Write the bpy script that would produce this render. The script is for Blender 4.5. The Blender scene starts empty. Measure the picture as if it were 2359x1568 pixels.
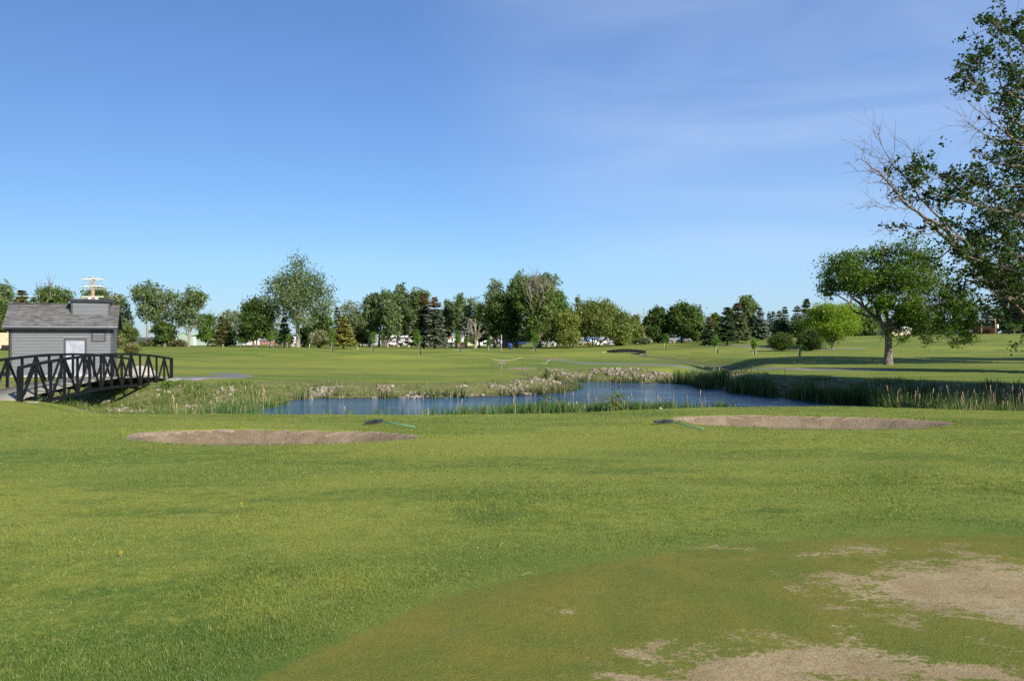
import bpy, math, random
import numpy as np
from mathutils import Vector, Matrix

# ------------------------------------------------------------------ camera, sky, sun, exposure
sc = bpy.context.scene
C = sc.collection
F = 1807.0            # focal length in units of a 2359 px wide frame
CX, HY, EYE = 1179.5, 785.5, 1.70
cam_d = bpy.data.cameras.new("camera"); cam = bpy.data.objects.new("camera", cam_d); C.objects.link(cam)
cam_d.sensor_width = 36.0; cam_d.lens = 36.0 * F / 2359.0
cam_d.clip_start = 0.05; cam_d.clip_end = 9000
cam.location = (0, 0, EYE)
cam.rotation_euler = (math.radians(90.0 + math.degrees(math.atan((HY - 784.0) / F))), 0, 0)
sc.camera = cam

SUN_EL, SUN_AZ = math.radians(31.0), math.radians(42.0)     # azimuth measured from straight behind the camera towards the right
sdir = Vector((math.sin(SUN_AZ) * math.cos(SUN_EL), -math.cos(SUN_AZ) * math.cos(SUN_EL), math.sin(SUN_EL)))
sun_d = bpy.data.lights.new("sun", 'SUN'); sun_d.energy = 5.0; sun_d.angle = math.radians(0.53); sun_d.color = (1.0, 0.93, 0.81)
sun = bpy.data.objects.new("sun", sun_d); C.objects.link(sun)
sun.rotation_euler = sdir.to_track_quat('Z', 'Y').to_euler()

w = bpy.data.worlds.new("World"); sc.world = w; w.use_nodes = True
nt = w.node_tree; nt.nodes.clear()
wo = nt.nodes.new('ShaderNodeOutputWorld'); bg = nt.nodes.new('ShaderNodeBackground')
sky = nt.nodes.new('ShaderNodeTexSky'); sky.sky_type = 'NISHITA'; sky.sun_disc = False
sky.sun_elevation = SUN_EL; sky.sun_rotation = math.pi - SUN_AZ
sky.altitude = 900; sky.air_density = 1.15; sky.dust_density = 0.35; sky.ozone_density = 2.2
bg.inputs['Strength'].default_value = 0.093
# thin high cloud veil, stronger to the upper right
tc = nt.nodes.new('ShaderNodeTexCoord'); mp = nt.nodes.new('ShaderNodeMapping')
mp.inputs['Rotation'].default_value = (0.15, 0.3, 0.5); mp.inputs['Scale'].default_value = (1.0, 1.5, 5.0)
nz = nt.nodes.new('ShaderNodeTexNoise'); nz.inputs['Scale'].default_value = 1.4; nz.inputs['Detail'].default_value = 7; nz.inputs['Roughness'].default_value = 0.55; nz.inputs['Distortion'].default_value = 1.1
dp = nt.nodes.new('ShaderNodeVectorMath'); dp.operation = 'DOT_PRODUCT'; dp.inputs[1].default_value = Vector((0.36, 0.80, 0.36)).normalized()
mr = nt.nodes.new('ShaderNodeMapRange'); mr.inputs['From Min'].default_value = 0.86; mr.inputs['From Max'].default_value = 1.0; mr.interpolation_type = 'SMOOTHSTEP'
rp = nt.nodes.new('ShaderNodeMapRange'); rp.inputs['From Min'].default_value = 0.36; rp.inputs['From Max'].default_value = 0.68; rp.inputs['To Min'].default_value = 0.28
mu = nt.nodes.new('ShaderNodeMath'); mu.operation = 'MULTIPLY'; mu2 = nt.nodes.new('ShaderNodeMath'); mu2.operation = 'MULTIPLY'; mu2.inputs[1].default_value = 0.36
mx = nt.nodes.new('ShaderNodeMix'); mx.data_type = 'RGBA'; mx.inputs['B'].default_value = (5.4, 6.3, 7.8, 1)
L = nt.links.new
L(tc.outputs['Generated'], mp.inputs['Vector']); L(mp.outputs[0], nz.inputs['Vector']); L(tc.outputs['Generated'], dp.inputs[0])
L(dp.outputs['Value'], mr.inputs['Value']); L(nz.outputs['Fac'], rp.inputs['Value']); L(mr.outputs[0], mu.inputs[0]); L(rp.outputs[0], mu.inputs[1])
L(mu.outputs[0], mu2.inputs[0]); sx = nt.nodes.new('ShaderNodeSeparateXYZ'); L(tc.outputs['Generated'], sx.inputs[0])
cr = nt.nodes.new('ShaderNodeValToRGB'); L(sx.outputs[2], cr.inputs['Fac'])
cr.color_ramp.elements[0].position = 0.0; cr.color_ramp.elements[0].color = (0.46, 0.64, 1.04, 1)
cr.color_ramp.elements[1].position = 0.42; cr.color_ramp.elements[1].color = (0.76, 0.95, 1.27, 1)
e_ = cr.color_ramp.elements.new(0.10); e_.color = (0.63, 0.82, 1.08, 1)
ml = nt.nodes.new('ShaderNodeMix'); ml.data_type = 'RGBA'; ml.blend_type = 'MULTIPLY'; ml.inputs['Factor'].default_value = 1.0; hg = nt.nodes.new('ShaderNodeMapRange'); hg.inputs['From Min'].default_value = -.55; hg.inputs['From Max'].default_value = .55; hg.inputs['To Min'].default_value = .77; hg.inputs['To Max'].default_value = 1.12; L(sx.outputs[0], hg.inputs['Value']); ms_ = nt.nodes.new('ShaderNodeMix'); ms_.data_type = 'RGBA'; ms_.blend_type = 'MULTIPLY'; ms_.inputs['Factor'].default_value = 1.0; L(sky.outputs[0], ml.inputs['A']); L(cr.outputs[0], ms_.inputs['A']); L(hg.outputs[0], ms_.inputs['B']); L(ms_.outputs['Result'], ml.inputs['B'])
L(mu2.outputs[0], mx.inputs['Factor']); L(ml.outputs['Result'], mx.inputs['A']); L(mx.outputs['Result'], bg.inputs['Color']); L(bg.outputs[0], wo.inputs[0])
sc.view_settings.view_transform = 'Standard'; sc.view_settings.look = 'None'; sc.view_settings.exposure = 0.55; sc.view_settings.gamma = 1.0
sc.view_settings.use_curve_mapping = False
sc.cycles.use_denoising = False
sc.cycles.max_bounces = 6; sc.cycles.diffuse_bounces = 3; sc.cycles.glossy_bounces = 3; sc.cycles.transmission_bounces = 3
sc.cycles.caustics_reflective = False; sc.cycles.caustics_refractive = False

rng = np.random.default_rng(7)
random.seed(7)
def PX(xd, d): return (xd - CX) / F * d
def PZ(yd, d): return EYE + (HY - yd) / F * d
def PT(xd, yd, d): return np.array([PX(xd, d), d, PZ(yd, d)])

# ------------------------------------------------------------------ object helpers
def tag(o, label=None, cat=None, group=None, kind=None):
    if label: o['label'] = label
    if cat: o['category'] = cat
    if group: o['group'] = group
    if kind: o['kind'] = kind
    return o
def empty(name, loc, rz=0.0, label=None, cat=None, group=None):
    o = bpy.data.objects.new(name, None); C.objects.link(o); o.empty_display_size = 0.2
    o.location = loc; o.rotation_euler = (0, 0, rz)
    return tag(o, label, cat, group)
def np_mesh(name, V, Fc, mat, parent=None, smooth=False, attrs=None, mats=None, midx=None):
    """V (n,3), Fc (m,k) array of equal-size faces."""
    V = np.asarray(V, dtype=np.float32); Fc = np.asarray(Fc, dtype=np.int32)
    me = bpy.data.meshes.new(name)
    n, (m, k) = len(V), Fc.shape
    me.vertices.add(n); me.vertices.foreach_set('co', V.ravel())
    me.loops.add(m * k); me.loops.foreach_set('vertex_index', Fc.ravel())
    me.polygons.add(m); me.polygons.foreach_set('loop_start', np.arange(0, m * k, k, dtype=np.int32))
    me.update(calc_edges=True)
    if attrs:
        for an, (typ, dom, data) in attrs.items():
            a = me.attributes.new(an, typ, dom)
            a.data.foreach_set('color' if typ == 'FLOAT_COLOR' else 'value', np.asarray(data, dtype=np.float32).ravel())
    if smooth: me.polygons.foreach_set('use_smooth', np.ones(m, dtype=bool))
    me.materials.append(mat)
    for x in (mats or []): me.materials.append(x)
    if midx is not None: me.polygons.foreach_set('material_index', np.asarray(midx, dtype=np.int32))
    o = bpy.data.objects.new(name, me); C.objects.link(o)
    if parent is not None: o.parent = parent
    return o
class MB:
    """collects boxes, prisms and tubes (mixed polygons) into one mesh"""
    def __init__(s): s.v = []; s.f = []; s.sm = []
    def add(s, vs, fs, smooth=False):
        b = len(s.v); s.v += [tuple(map(float, p)) for p in vs]; s.f += [tuple(i + b for i in f) for f in fs]; s.sm += [smooth] * len(fs)
    def box(s, a, b, M=None, bev=0.0):
        x0, y0, z0 = a; x1, y1, z1 = b
        if bev > 0:
            e = bev; vs = []; fs = []
            # chamfered box: three slabs of vertices
            def ring(z, ins):
                return [(x0 + ins, y0 + e if not ins else y0 + e, z), (x0 + e, y0 + ins, z), (x1 - e, y0 + ins, z), (x1 - ins, y0 + e, z), (x1 - ins, y1 - e, z), (x1 - e, y1 - ins, z), (x0 + e, y1 - ins, z), (x0 + ins, y1 - e, z)]
            R = [ring(z0, e * .6), ring(z0 + e, 0), ring(z1 - e, 0), ring(z1, e * .6)]
            vs = sum(R, [])
            for k in range(3):
                for i in range(8):
                    j = (i + 1) % 8; fs.append((k * 8 + i, k * 8 + j, k * 8 + 8 + j, k * 8 + 8 + i))
            fs.append(tuple(range(7, -1, -1))); fs.append(tuple(range(24, 32)))
        else:
            vs = [(x0, y0, z0), (x1, y0, z0), (x1, y1, z0), (x0, y1, z0), (x0, y0, z1), (x1, y0, z1), (x1, y1, z1), (x0, y1, z1)]
            fs = [(0, 3, 2, 1), (4, 5, 6, 7), (0, 1, 5, 4), (1, 2, 6, 5), (2, 3, 7, 6), (3, 0, 4, 7)]
        if M is not None: vs = [M @ Vector(p) for p in vs]
        s.add(vs, fs); return s
    def bar(s, p, q, w_, h_, up=(0, 0, 1)):
        """rectangular tube from p to q; w_ across, h_ along up"""
        p = Vector(p); q = Vector(q); d = (q - p).normalized(); side = d.cross(Vector(up))
        if side.length < 1e-5: side = d.cross(Vector((0, 1, 0)))
        side.normalize(); u = side.cross(d).normalized()
        vs = []
        for c in (p, q):
            for a, b in ((-1, -1), (1, -1), (1, 1), (-1, 1)): vs.append(c + side * (a * w_ / 2) + u * (b * h_ / 2))
        s.add(vs, [(0, 1, 2, 3), (7, 6, 5, 4), (0, 4, 5, 1), (1, 5, 6, 2), (2, 6, 7, 3), (3, 7, 4, 0)]); return s
    def prism(s, poly, y0, y1, M=None):
        """polygon in xz extruded along y"""
        n = len(poly); vs = [(x, y0, z) for x, z in poly] + [(x, y1, z) for x, z in poly]
        fs = [tuple(range(n)), tuple(range(2 * n - 1, n - 1, -1))] + [(i, i + n, (i + 1) % n + n, (i + 1) % n) for i in range(n)]
        if M is not None: vs = [M @ Vector(p) for p in vs]
        s.add(vs, fs); return s
    def tube(s, pts, rad, n=8, cap=True):
        V, Fc = tube_np(np.asarray(pts, float), np.asarray(rad, float) if np.ndim(rad) else np.full(len(pts), float(rad)), n)
        fs = [tuple(f) for f in Fc]; s.add(V, fs, True)
        if cap:
            b = len(s.v) - len(V)
            s.f.append(tuple(b + i for i in range(n - 1, -1, -1))); s.sm.append(False)
            s.f.append(tuple(len(s.v) - n + i for i in range(n))); s.sm.append(False)
        return s
    def lathe(s, prof, n=12, M=None):
        """profile of (r,z)"""
        vs = [(r * math.cos(2 * math.pi * i / n), r * math.sin(2 * math.pi * i / n), z) for r, z in prof for i in range(n)]
        fs = [(k * n + i, k * n + (i + 1) % n, (k + 1) * n + (i + 1) % n, (k + 1) * n + i) for k in range(len(prof) - 1) for i in range(n)]
        if M is not None: vs = [M @ Vector(p) for p in vs]
        s.add(vs, fs, True); return s
    def build(s, name, mat, parent=None):
        me = bpy.data.meshes.new(name); me.from_pydata(s.v, [], s.f); me.update()
        me.polygons.foreach_set('use_smooth', s.sm); me.materials.append(mat)
        o = bpy.data.objects.new(name, me); C.objects.link(o)
        if parent is not None: o.parent = parent
        return o
def tube_np(P, R, n):
    T = np.gradient(P, axis=0); T /= (np.linalg.norm(T, axis=1, keepdims=True) + 1e-9)
    ref = np.array([0., 0., 1.]) if abs(T[0, 2]) < 0.9 else np.array([0., 1., 0.])
    A = np.cross(T, ref); A /= (np.linalg.norm(A, axis=1, keepdims=True) + 1e-9); B = np.cross(T, A)
    a = np.arange(n) * 2 * np.pi / n
    V = P[:, None, :] + R[:, None, None] * (np.cos(a)[None, :, None] * A[:, None, :] + np.sin(a)[None, :, None] * B[:, None, :])
    m = len(P); i = np.arange(m - 1)[:, None] * n; j = np.arange(n)[None, :]; j2 = (j + 1) % n
    Fc = np.stack([i + j, i + j2, i + n + j2, i + n + j], -1).reshape(-1, 4)
    return V.reshape(-1, 3), Fc

# ------------------------------------------------------------------ numpy noise
_tab = np.random.default_rng(3).random((256, 256))
def vnoise(x, y):
    x = np.asarray(x, float); y = np.asarray(y, float)
    xi = np.floor(x).astype(int); yi = np.floor(y).astype(int); fx = x - xi; fy = y - yi
    fx = fx * fx * (3 - 2 * fx); fy = fy * fy * (3 - 2 * fy)
    g = lambda a, b: _tab[a & 255, b & 255]
    return (g(xi, yi) * (1 - fx) + g(xi + 1, yi) * fx) * (1 - fy) + (g(xi, yi + 1) * (1 - fx) + g(xi + 1, yi + 1) * fx) * fy
def fbm(x, y, o=4):
    s = 0; a = .5; t = 0
    for k in range(o): s = s + a * vnoise(x * 2 ** k + 17 * k, y * 2 ** k + 31 * k); t += a; a *= .5
    return s / t
def sst(a, b, x): t = np.clip((x - a) / (b - a), 0, 1); return t * t * (3 - 2 * t)
def seg_dist(P, x, y):
    best = np.full(np.shape(x), 1e9)
    for (ax, ay), (bx, by) in zip(P[:-1], P[1:]):
        dx, dy = bx - ax, by - ay; t = np.clip(((x - ax) * dx + (y - ay) * dy) / (dx * dx + dy * dy), 0, 1)
        best = np.minimum(best, np.hypot(x - ax - t * dx, y - ay - t * dy))
    return best
def poly_sd(P, x, y):
    """signed distance, positive outside"""
    d = seg_dist(list(P) + [P[0]], x, y); ins = np.zeros(np.shape(x), bool)
    for (ax, ay), (bx, by) in zip(P, list(P[1:]) + [P[0]]):
        c = ((ay > y) != (by > y)); den = (by - ay) if by != ay else 1e-9
        ins ^= c & (x < (bx - ax) * (y - ay) / den + ax)
    return np.where(ins, -d, d)

# ------------------------------------------------------------------ terrain
ZW = -1.30
POND = [(-11.5, 29.0), (-9, 27.2), (-4, 26.9), (0, 27.4), (4, 29.2), (8, 30.2), (12, 29.6), (16, 27.6), (22, 25.6), (27, 25), (28, 28), (24, 32.5), (19.5, 35.2), (15.7, 37.9), (14.4, 42.4), (13.2, 46), (13.0, 51),
        (13.3, 54.5), (12, 56.3), (9, 56.6), (5.5, 57.8), (3.6, 57.2), (3.0, 54), (4.1, 50.5), (3.9, 48.6), (2.6, 45.8), (0.4, 43.2), (-4.1, 41.6), (-8, 41.3), (-11.2, 41.0), (-11.0, 37), (-11.6, 34), (-12.2, 31.5)]
RAV = [(-11.5, 31.5), (-14, 34), (-18, 35.4), (-24, 34.5), (-36, 29), (-50, 26)]
SWALE = [(12.8, 56.8), (17, 62.5), (19.2, 72), (19.0, 88), (17.4, 100), (15.6, 108), (13.5, 116)]
GREEN = [(-1.75, 3.0), (-1.39, 3.93), (-0.99, 4.7), (-0.54, 5.46), (0.07, 5.99), (1.19, 6.7), (2.27, 7.18), (3.5, 7.42), (4.86, 7.44), (7, 7.1), (10, 5.5), (12, 2), (11, -6), (4, -9), (-3, -5)]
BK = [dict(c=(-5.2, 16.65), r=(2.95, 1.40), a=0.02), dict(c=(7.45, 19.85), r=(3.18, 1.68), a=-0.06)]
CT = np.array([
 (0,-30,0),(-20,-10,0),(20,-10,.1),(0,0,0),(6,0,0),(-6,0,0),(6,8,-.1),(-6,8,-.1),(0,8,-.1),(0,14,-.3),(10,14,-.3),(-10,14,-.32),(0,20,-.35),(5,21,-.35),(-5,21,-.35),(11,21,-.35),(-11,21,-.35),(18,21,-.33),(22,18,-.2),(-18,22,-.33),(32,20,-.1),(-30,25,-.25),(-16,27,-.37),(-20,28,-.37),(0,26,-.4),(10,26,-.38),
 (-18,43,-.3),(-24,43,-.28),(-32,43,-.2),(-42,45,-.1),(-12,45,-.72),(-5,45,-.74),(2,48,-.7),(5,62,-.42),(12,61,-.38),(-15,60,-.55),(0,60,-.6),(-30,60,-.35),(18,47,-.36),(25,40,-.33),(30,35,-.25),(20,55,-.3),(30,62,-.2),(42,60,0),(60,60,.3),
 (-45,80,0),(-30,80,-.4),(-10,80,-.42),(10,80,-.35),(30,85,-.1),(50,85,.25),(-60,105,.4),(-45,105,.15),(-30,105,-.05),(-10,110,-.12),(10,110,-.1),(30,110,.1),(45,110,.4),(60,110,.7),(76,110,1.0),(100,110,1.4),
 (-120,150,.8),(-100,150,.8),(-70,150,.75),(-50,150,.6),(-25,150,.3),(0,150,.2),(22,150,.4),(40,140,1.05),(48,150,1.7),(61,165,2.9),(70,150,3.1),(98,150,3.3),(130,150,3.3),(60,180,2.9),(90,180,3.4),(130,190,3.5),
 (-140,220,.6),(-70,220,.5),(0,220,.3),(40,250,.5),(30,195,.35),(40,210,.5),(64,230,1.3),(100,240,1.8),(160,240,2),(-250,350,.3),(-100,350,.3),(0,350,.3),(120,350,.6),(250,350,1),(-400,600,0),(0,600,0),(400,600,0),(-900,1200,-1),(0,1200,-1),(900,1200,-1),(0,2500,-2),(1500,2500,-2),(-1500,2500,-2),(500,0,0),(-500,0,0),(0,-500,0)], float)
def land(x, y):
    x = np.asarray(x, float); y = np.asarray(y, float)
    num = np.zeros(x.shape); den = np.zeros(x.shape) + 1e-30
    for cx, cy, cz in CT:
        s = 2.6 + 0.115 * math.hypot(cx, cy); r2 = ((x - cx) ** 2 + (y - cy) ** 2) / (s * s)
        w_ = np.exp(-r2 * .55) + 2e-5 / (1 + r2 * r2); num += w_ * cz; den += w_
    z = num / den
    for bx, by, am, s1, s2 in ((-27, 92, .45, 11, 4), (-14, 82, .34, 7, 4), (-5, 92, .3, 6, 5), (-2, 74, .22, 6, 3), (-40, 74, .3, 10, 6), (8, 97, .22, 7, 4), (-10, 66, -.12, 9, 3), (28, 74, .18, 9, 4), (52, 95, .3, 12, 6), (66, 80, .35, 9, 5), (38, 118, .2, 12, 6), (85, 125, .4, 14, 8)):
        z = z + 2.1 * am * np.exp(-((x - bx) / s1) ** 2 - ((y - by) / s2) ** 2)
    return z
def pond_sd(x, y):
    return poly_sd(POND, x, y) + 0.55 * (fbm(x * .9, y * .9, 3) - .5)
def bk_e(b, x, y):
    dx = x - b['c'][0]; dy = y - b['c'][1]; ca, sa = math.cos(b['a']), math.sin(b['a'])
    u = (dx * ca + dy * sa) / b['r'][0]; v = (-dx * sa + dy * ca) / b['r'][1]
    ang = np.arctan2(v, u)
    k = 1 + .07 * np.cos(2 * ang + 1) + .05 * np.cos(3 * ang - .6) + .025 * np.cos(7 * ang) + .03 * (fbm(x * 3, y * 3, 3) - .5)
    return np.sqrt(u * u + v * v) / k, v
def base_h(x, y):
    x = np.asarray(x, float); y = np.asarray(y, float)
    Lh = land(x, y)
    dr = seg_dist(RAV, x, y) + .6 * (fbm(x * .7 + 5, y * .7, 3) - .5)
    near = sst(36, 33, y)
    wr = 3.6 + near * (3.1 + 2.7 * sst(-18.2, -14.2, x))
    zb = -1.25 + .12 * sst(-14, -30, x)
    z = Lh + (zb - Lh) * (1 - sst(.8, .8 + wr, dr))
    ds = seg_dist(SWALE, x, y); dep = .75 * sst(160, 60, y) * (1 - sst(.3, 4.2, ds)); z = z - dep
    sd = pond_sd(x, y)
    wb = 3.2 + 2.2 * sst(34, 29, y) - .6 * sst(12, 15, x) * sst(30, 34, y)
    zs = ZW + (z - ZW) * sst(-.12, 1.0, sd / wb)
    zs = np.where(sd < 0, ZW - .03 - .8 * sst(0, 2.5, -sd), zs)
    k = sst(wb, wb * .8, sd)
    z = np.where(sd < wb, zs, z)
    return z
def H(x, y):
    z = base_h(x, y)
    for b in BK:
        e, v = bk_e(b, x, y)
        z = z + .035 * np.exp(-((e - 1.12) / .12) ** 2) * sst(0, .4, v) - (.10 + .24 * sst(-.9, .8, v)) * sst(1.0, .84, e)
    x = np.asarray(x, float)
    return z + .05 * (fbm(x * .35 + 40, y * .35, 3) - .5) + .012 * (fbm(x * 2.3, y * 2.3 + 9, 2) - .5)
def Hs(x, y): return float(H(np.array([float(x)]), np.array([float(y)]))[0])
# ------------------------------------------------------------------ materials
class NG:
    def __init__(s, name):
        s.m = bpy.data.materials.new(name); s.m.use_nodes = True; s.t = s.m.node_tree; s.t.nodes.clear()
        s.out = s.t.nodes.new('ShaderNodeOutputMaterial')
    def n(s, typ, props=None, **inp):
        nd = s.t.nodes.new(typ)
        for k, v in (props or {}).items(): setattr(nd, k, v)
        for k, v in inp.items():
            key = k.replace('_', ' ') if not k.startswith('i') or not k[1:].isdigit() else int(k[1:])
            s.set(nd.inputs[key], v)
        return nd
    def set(s, sock, v):
        if isinstance(v, bpy.types.NodeSocket): s.t.links.new(v, sock)
        elif isinstance(v, tuple) and len(v) == 3 and sock.type == 'RGBA': sock.default_value = (*v, 1)
        else: sock.default_value = v
    def pos(s): return s.n('ShaderNodeNewGeometry').outputs['Position']
    def obj(s): return s.n('ShaderNodeTexCoord').outputs['Object']
    def noise(s, vec, scale, detail=3, rough=.55, dist=0.0):
        return s.n('ShaderNodeTexNoise', None, Vector=vec, Scale=scale, Detail=detail, Roughness=rough, Distortion=dist).outputs['Fac']
    def ramp(s, v, a, b, lo=0., hi=1.):
        nd = s.n('ShaderNodeMapRange', {'interpolation_type': 'SMOOTHSTEP'}); s.set(nd.inputs[0], v)
        for i, q in ((1, a), (2, b), (3, lo), (4, hi)): s.set(nd.inputs[i], q)
        return nd.outputs[0]
    def math(s, op, a, b=0.0, c=None):
        nd = s.n('ShaderNodeMath', {'operation': op}); s.set(nd.inputs[0], a); s.set(nd.inputs[1], b)
        if c is not None: s.set(nd.inputs[2], c)
        return nd.outputs[0]
    def mix(s, f, a, b, blend='MIX'):
        nd = s.n('ShaderNodeMix', {'data_type': 'RGBA', 'blend_type': blend}); s.set(nd.inputs['Factor'], f); s.set(nd.inputs['A'], a); s.set(nd.inputs['B'], b)
        return nd.outputs['Result']
    def attr(s, name, col=False):
        nd = s.n('ShaderNodeAttribute', {'attribute_name': name}); return nd.outputs['Color' if col else 'Fac']
    def scale_vec(s, vec, sx, sy, sz, rot=0.0):
        nd = s.n('ShaderNodeMapping'); s.set(nd.inputs['Vector'], vec); nd.inputs['Scale'].default_value = (sx, sy, sz); nd.inputs['Rotation'].default_value = (0, 0, rot); return nd.outputs[0]
    def bump(s, h, strength=.3, dist=.02):
        return s.n('ShaderNodeBump', None, Height=h, Strength=strength, Distance=dist).outputs[0]
    def principled(s, col, rough=.7, metal=0.0, spec=.4, normal=None, **kw):
        nd = s.n('ShaderNodeBsdfPrincipled'); s.set(nd.inputs['Base Color'], col); s.set(nd.inputs['Roughness'], rough); s.set(nd.inputs['Metallic'], metal); s.set(nd.inputs['Specular IOR Level'], spec)
        if normal is not None: s.t.links.new(normal, nd.inputs['Normal'])
        s.t.links.new(nd.outputs[0], s.out.inputs[0]); return nd
def simple(name, col, rough=.6, metal=0.0, spec=.4, var=.15, scale=6.0, bump=.1, dirt=None):
    g = NG(name); p = g.obj(); n1 = g.noise(p, scale, 5); n2 = g.noise(p, scale * 7, 3)
    dark = tuple(c * (1 - var) for c in col); lite = tuple(min(1, c * (1 + var)) for c in col)
    c = g.mix(g.ramp(n1, .3, .7), dark, lite)
    if dirt: c = g.mix(g.ramp(g.noise(p, scale * 1.7, 6, .65), .52, .75, 0, .7), c, dirt)
    g.principled(c, rough, metal, spec, g.bump(n2, bump, .01)); return g.m

TURF_LIGHT = (0.242, 0.266, 0.044); TURF = (0.160, 0.204, 0.029); TURF_DARK = (0.102, 0.150, 0.021); OLIVE = (0.135, 0.135, 0.026)
def turf_colour(g, p):
    """mown turf whose own colour drifts between fresh, tired and dark growth"""
    ps = g.scale_vec(p, .7, 1.25, 1, .12); pm = g.scale_vec(p, .35, 2.2, 1, .06)
    big = g.noise(p, .045, 4, .6); mid = g.noise(ps, .30, 4, .6, .8); sm = g.noise(ps, 1.6, 4, .62, .3); fine = g.noise(p, 14, 3, .65); hair = g.noise(p, 75, 2, .6)
    br = g.noise(p, 5.0, 5, .75); jit = g.math('MULTIPLY', g.math('SUBTRACT', br, .5), .42); mid = g.math('ADD', mid, jit); c = g.mix(g.ramp(mid, .34, .66), TURF_DARK, TURF_LIGHT)
    c = g.mix(g.ramp(big, .35, .65, .05, .40), c, TURF)
    c = g.mix(g.ramp(sm, .52, .70, 0, .60), c, (.22, .23, .042))
    c = g.mix(g.ramp(sm, .47, .30, 0, .55), c, (.062, .118, .026))
    st = g.math('ADD', g.noise(pm, .55, 5, .68, .7), jit); c = g.mix(g.ramp(st, .52, .66, 0, .55), c, (.26, .27, .052)); c = g.mix(g.ramp(st, .46, .34, 0, .40), c, (.085, .15, .02))
    mo = g.noise(p, 3.6, 5, .7); c = g.mix(g.ramp(mo, .52, .70, 0, .40), c, (.24, .235, .045)); c = g.mix(g.ramp(mo, .48, .32, 0, .40), c, (.085, .14, .026))
    fb = g.math('ADD', g.noise(g.scale_vec(p, .35, 1.0, 1, .05), .075, 4, .62, .9), g.math('MULTIPLY', jit, .5)); c = g.mix(g.ramp(fb, .50, .60, 0, .62), c, (.275, .29, .046)); c = g.mix(g.ramp(fb, .49, .40, 0, .62), c, (.080, .145, .024))
    # mowing bands on the fairway across the pond
    wv = g.n('ShaderNodeTexWave', {'wave_type': 'BANDS', 'bands_direction': 'Y'}, Vector=g.scale_vec(p, 1, 1, 1, .25), Scale=.085, Distortion=9.0, Detail=3.0, Detail_Scale=.35).outputs['Fac']
    c = g.mix(g.ramp(wv, .35, .75, 0, .38), c, (.22, .245, .045))
    c = g.mix(g.ramp(fine, .50, .68, 0, .50), c, (.265, .27, .052)); c = g.mix(g.ramp(g.noise(p, 30, 3, .7), .50, .34, 0, .45), c, (.06, .095, .018))
    c = g.mix(g.ramp(hair, .6, .3, 0, .35), c, (.05, .075, .016))
    return c, fine, hair
def surface_colour(g, p):
    c, fine, hair = turf_colour(g, p)
    w1 = g.noise(p, 3.2, 5, .7); w2 = g.noise(p, 13, 4, .7); w3 = g.noise(p, 1.1, 4, .6, .6)
    rough = g.attr('rough')
    rc = g.mix(g.ramp(w1, .35, .7), (.085, .115, .028), (.20, .185, .075))
    rc = g.mix(g.ramp(w2, .5, .75, 0, .8), rc, (.24, .19, .12))
    c = g.mix(g.ramp(g.math('ADD', rough, g.math('MULTIPLY', g.math('SUBTRACT', w1, .5), .7)), .35, .62), c, rc)
    # putting green: brownish close-cut turf
    gcol = g.mix(g.ramp(g.noise(p, .85, 4, .62, .8), .36, .64), (.108, .138, .016), (.170, .160, .022))
    gcol = g.mix(g.ramp(g.noise(g.scale_vec(p, .8, 1.3, 1, .3), 1.9, 5, .65, .4), .55, .78, 0, .6), gcol, (.185, .155, .028))
    gcol = g.mix(g.ramp(g.noise(p, 2.7, 5, .7, .6), .60, .70, 0, .75), gcol, (.075, .125, .032))
    gcol = g.mix(g.ramp(hair, .40, .62, 0, .5), gcol, (.21, .20, .055)); vh = g.noise(p, 150, 2, .7); gcol = g.mix(g.ramp(vh, .50, .36, 0, .6), gcol, (.05, .062, .012)); gcol = g.mix(g.ramp(g.noise(p, 9, 5, .7), .5, .68, 0, .4), gcol, (.09, .105, .02))
    c = g.mix(g.ramp(g.math('ADD', g.attr('green'), g.math('MULTIPLY', g.math('SUBTRACT', w3, .5), .9)), -1.3, -.3, 0, .5), c, (.082, .130, .024))
    ge = g.math('ADD', g.attr('green'), g.math('MULTIPLY', g.math('SUBTRACT', w2, .5), .16))
    c = g.mix(g.ramp(ge, -.07, .05), c, gcol)
    # dead, bare turf on the green
    f = g.math('ADD', g.attr('dead'), g.math('MULTIPLY', g.math('SUBTRACT', g.noise(g.scale_vec(p, .8, 1.25, 1, -.3), 2.6, 9, .72, .5), .5), 2.3))
    f = g.math('ADD', f, g.math('MULTIPLY', g.math('SUBTRACT', g.noise(p, 24, 6, .8), .5), 1.7))
    dcol = g.mix(g.ramp(g.noise(p, 1.6, 5, .65, .4), .38, .62), (.285, .218, .108), (.365, .290, .155))
    dcol = g.mix(g.ramp(g.noise(p, 45, 4, .75), .45, .62, 0, .6), dcol, (.19, .135, .075))
    dcol = g.mix(g.ramp(g.noise(p, .9, 3, .5), .6, .72, 0, .5), dcol, (.29, .27, .21))
    deadm = g.ramp(f, .39, .54)
    c = g.mix(deadm, c, dcol)
    # bare dirt
    df = g.math('ADD', g.attr('dirt'), g.math('MULTIPLY', g.math('SUBTRACT', g.noise(p, 1.3, 8, .7, .5), .5), 1.1))
    dirt = g.mix(g.ramp(w2, .35, .7), (.20, .145, .095), (.33, .25, .175))
    c = g.mix(g.ramp(df, .45, .56), c, dirt)
    return c, fine, hair, w2, deadm
def make_ground_mat():
    g = NG('ground'); p = g.pos()
    c, fine, hair, w2, deadm = surface_colour(g, p)
    mud = g.attr('mud'); c = g.mix(g.ramp(mud, .3, .7), c, (.055, .045, .028))
    h = g.math('ADD', g.math('MULTIPLY', fine, .6), g.math('MULTIPLY', hair, .5))
    g.principled(c, .9, 0, .12, g.bump(h, .45, .02)); return g.m
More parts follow.
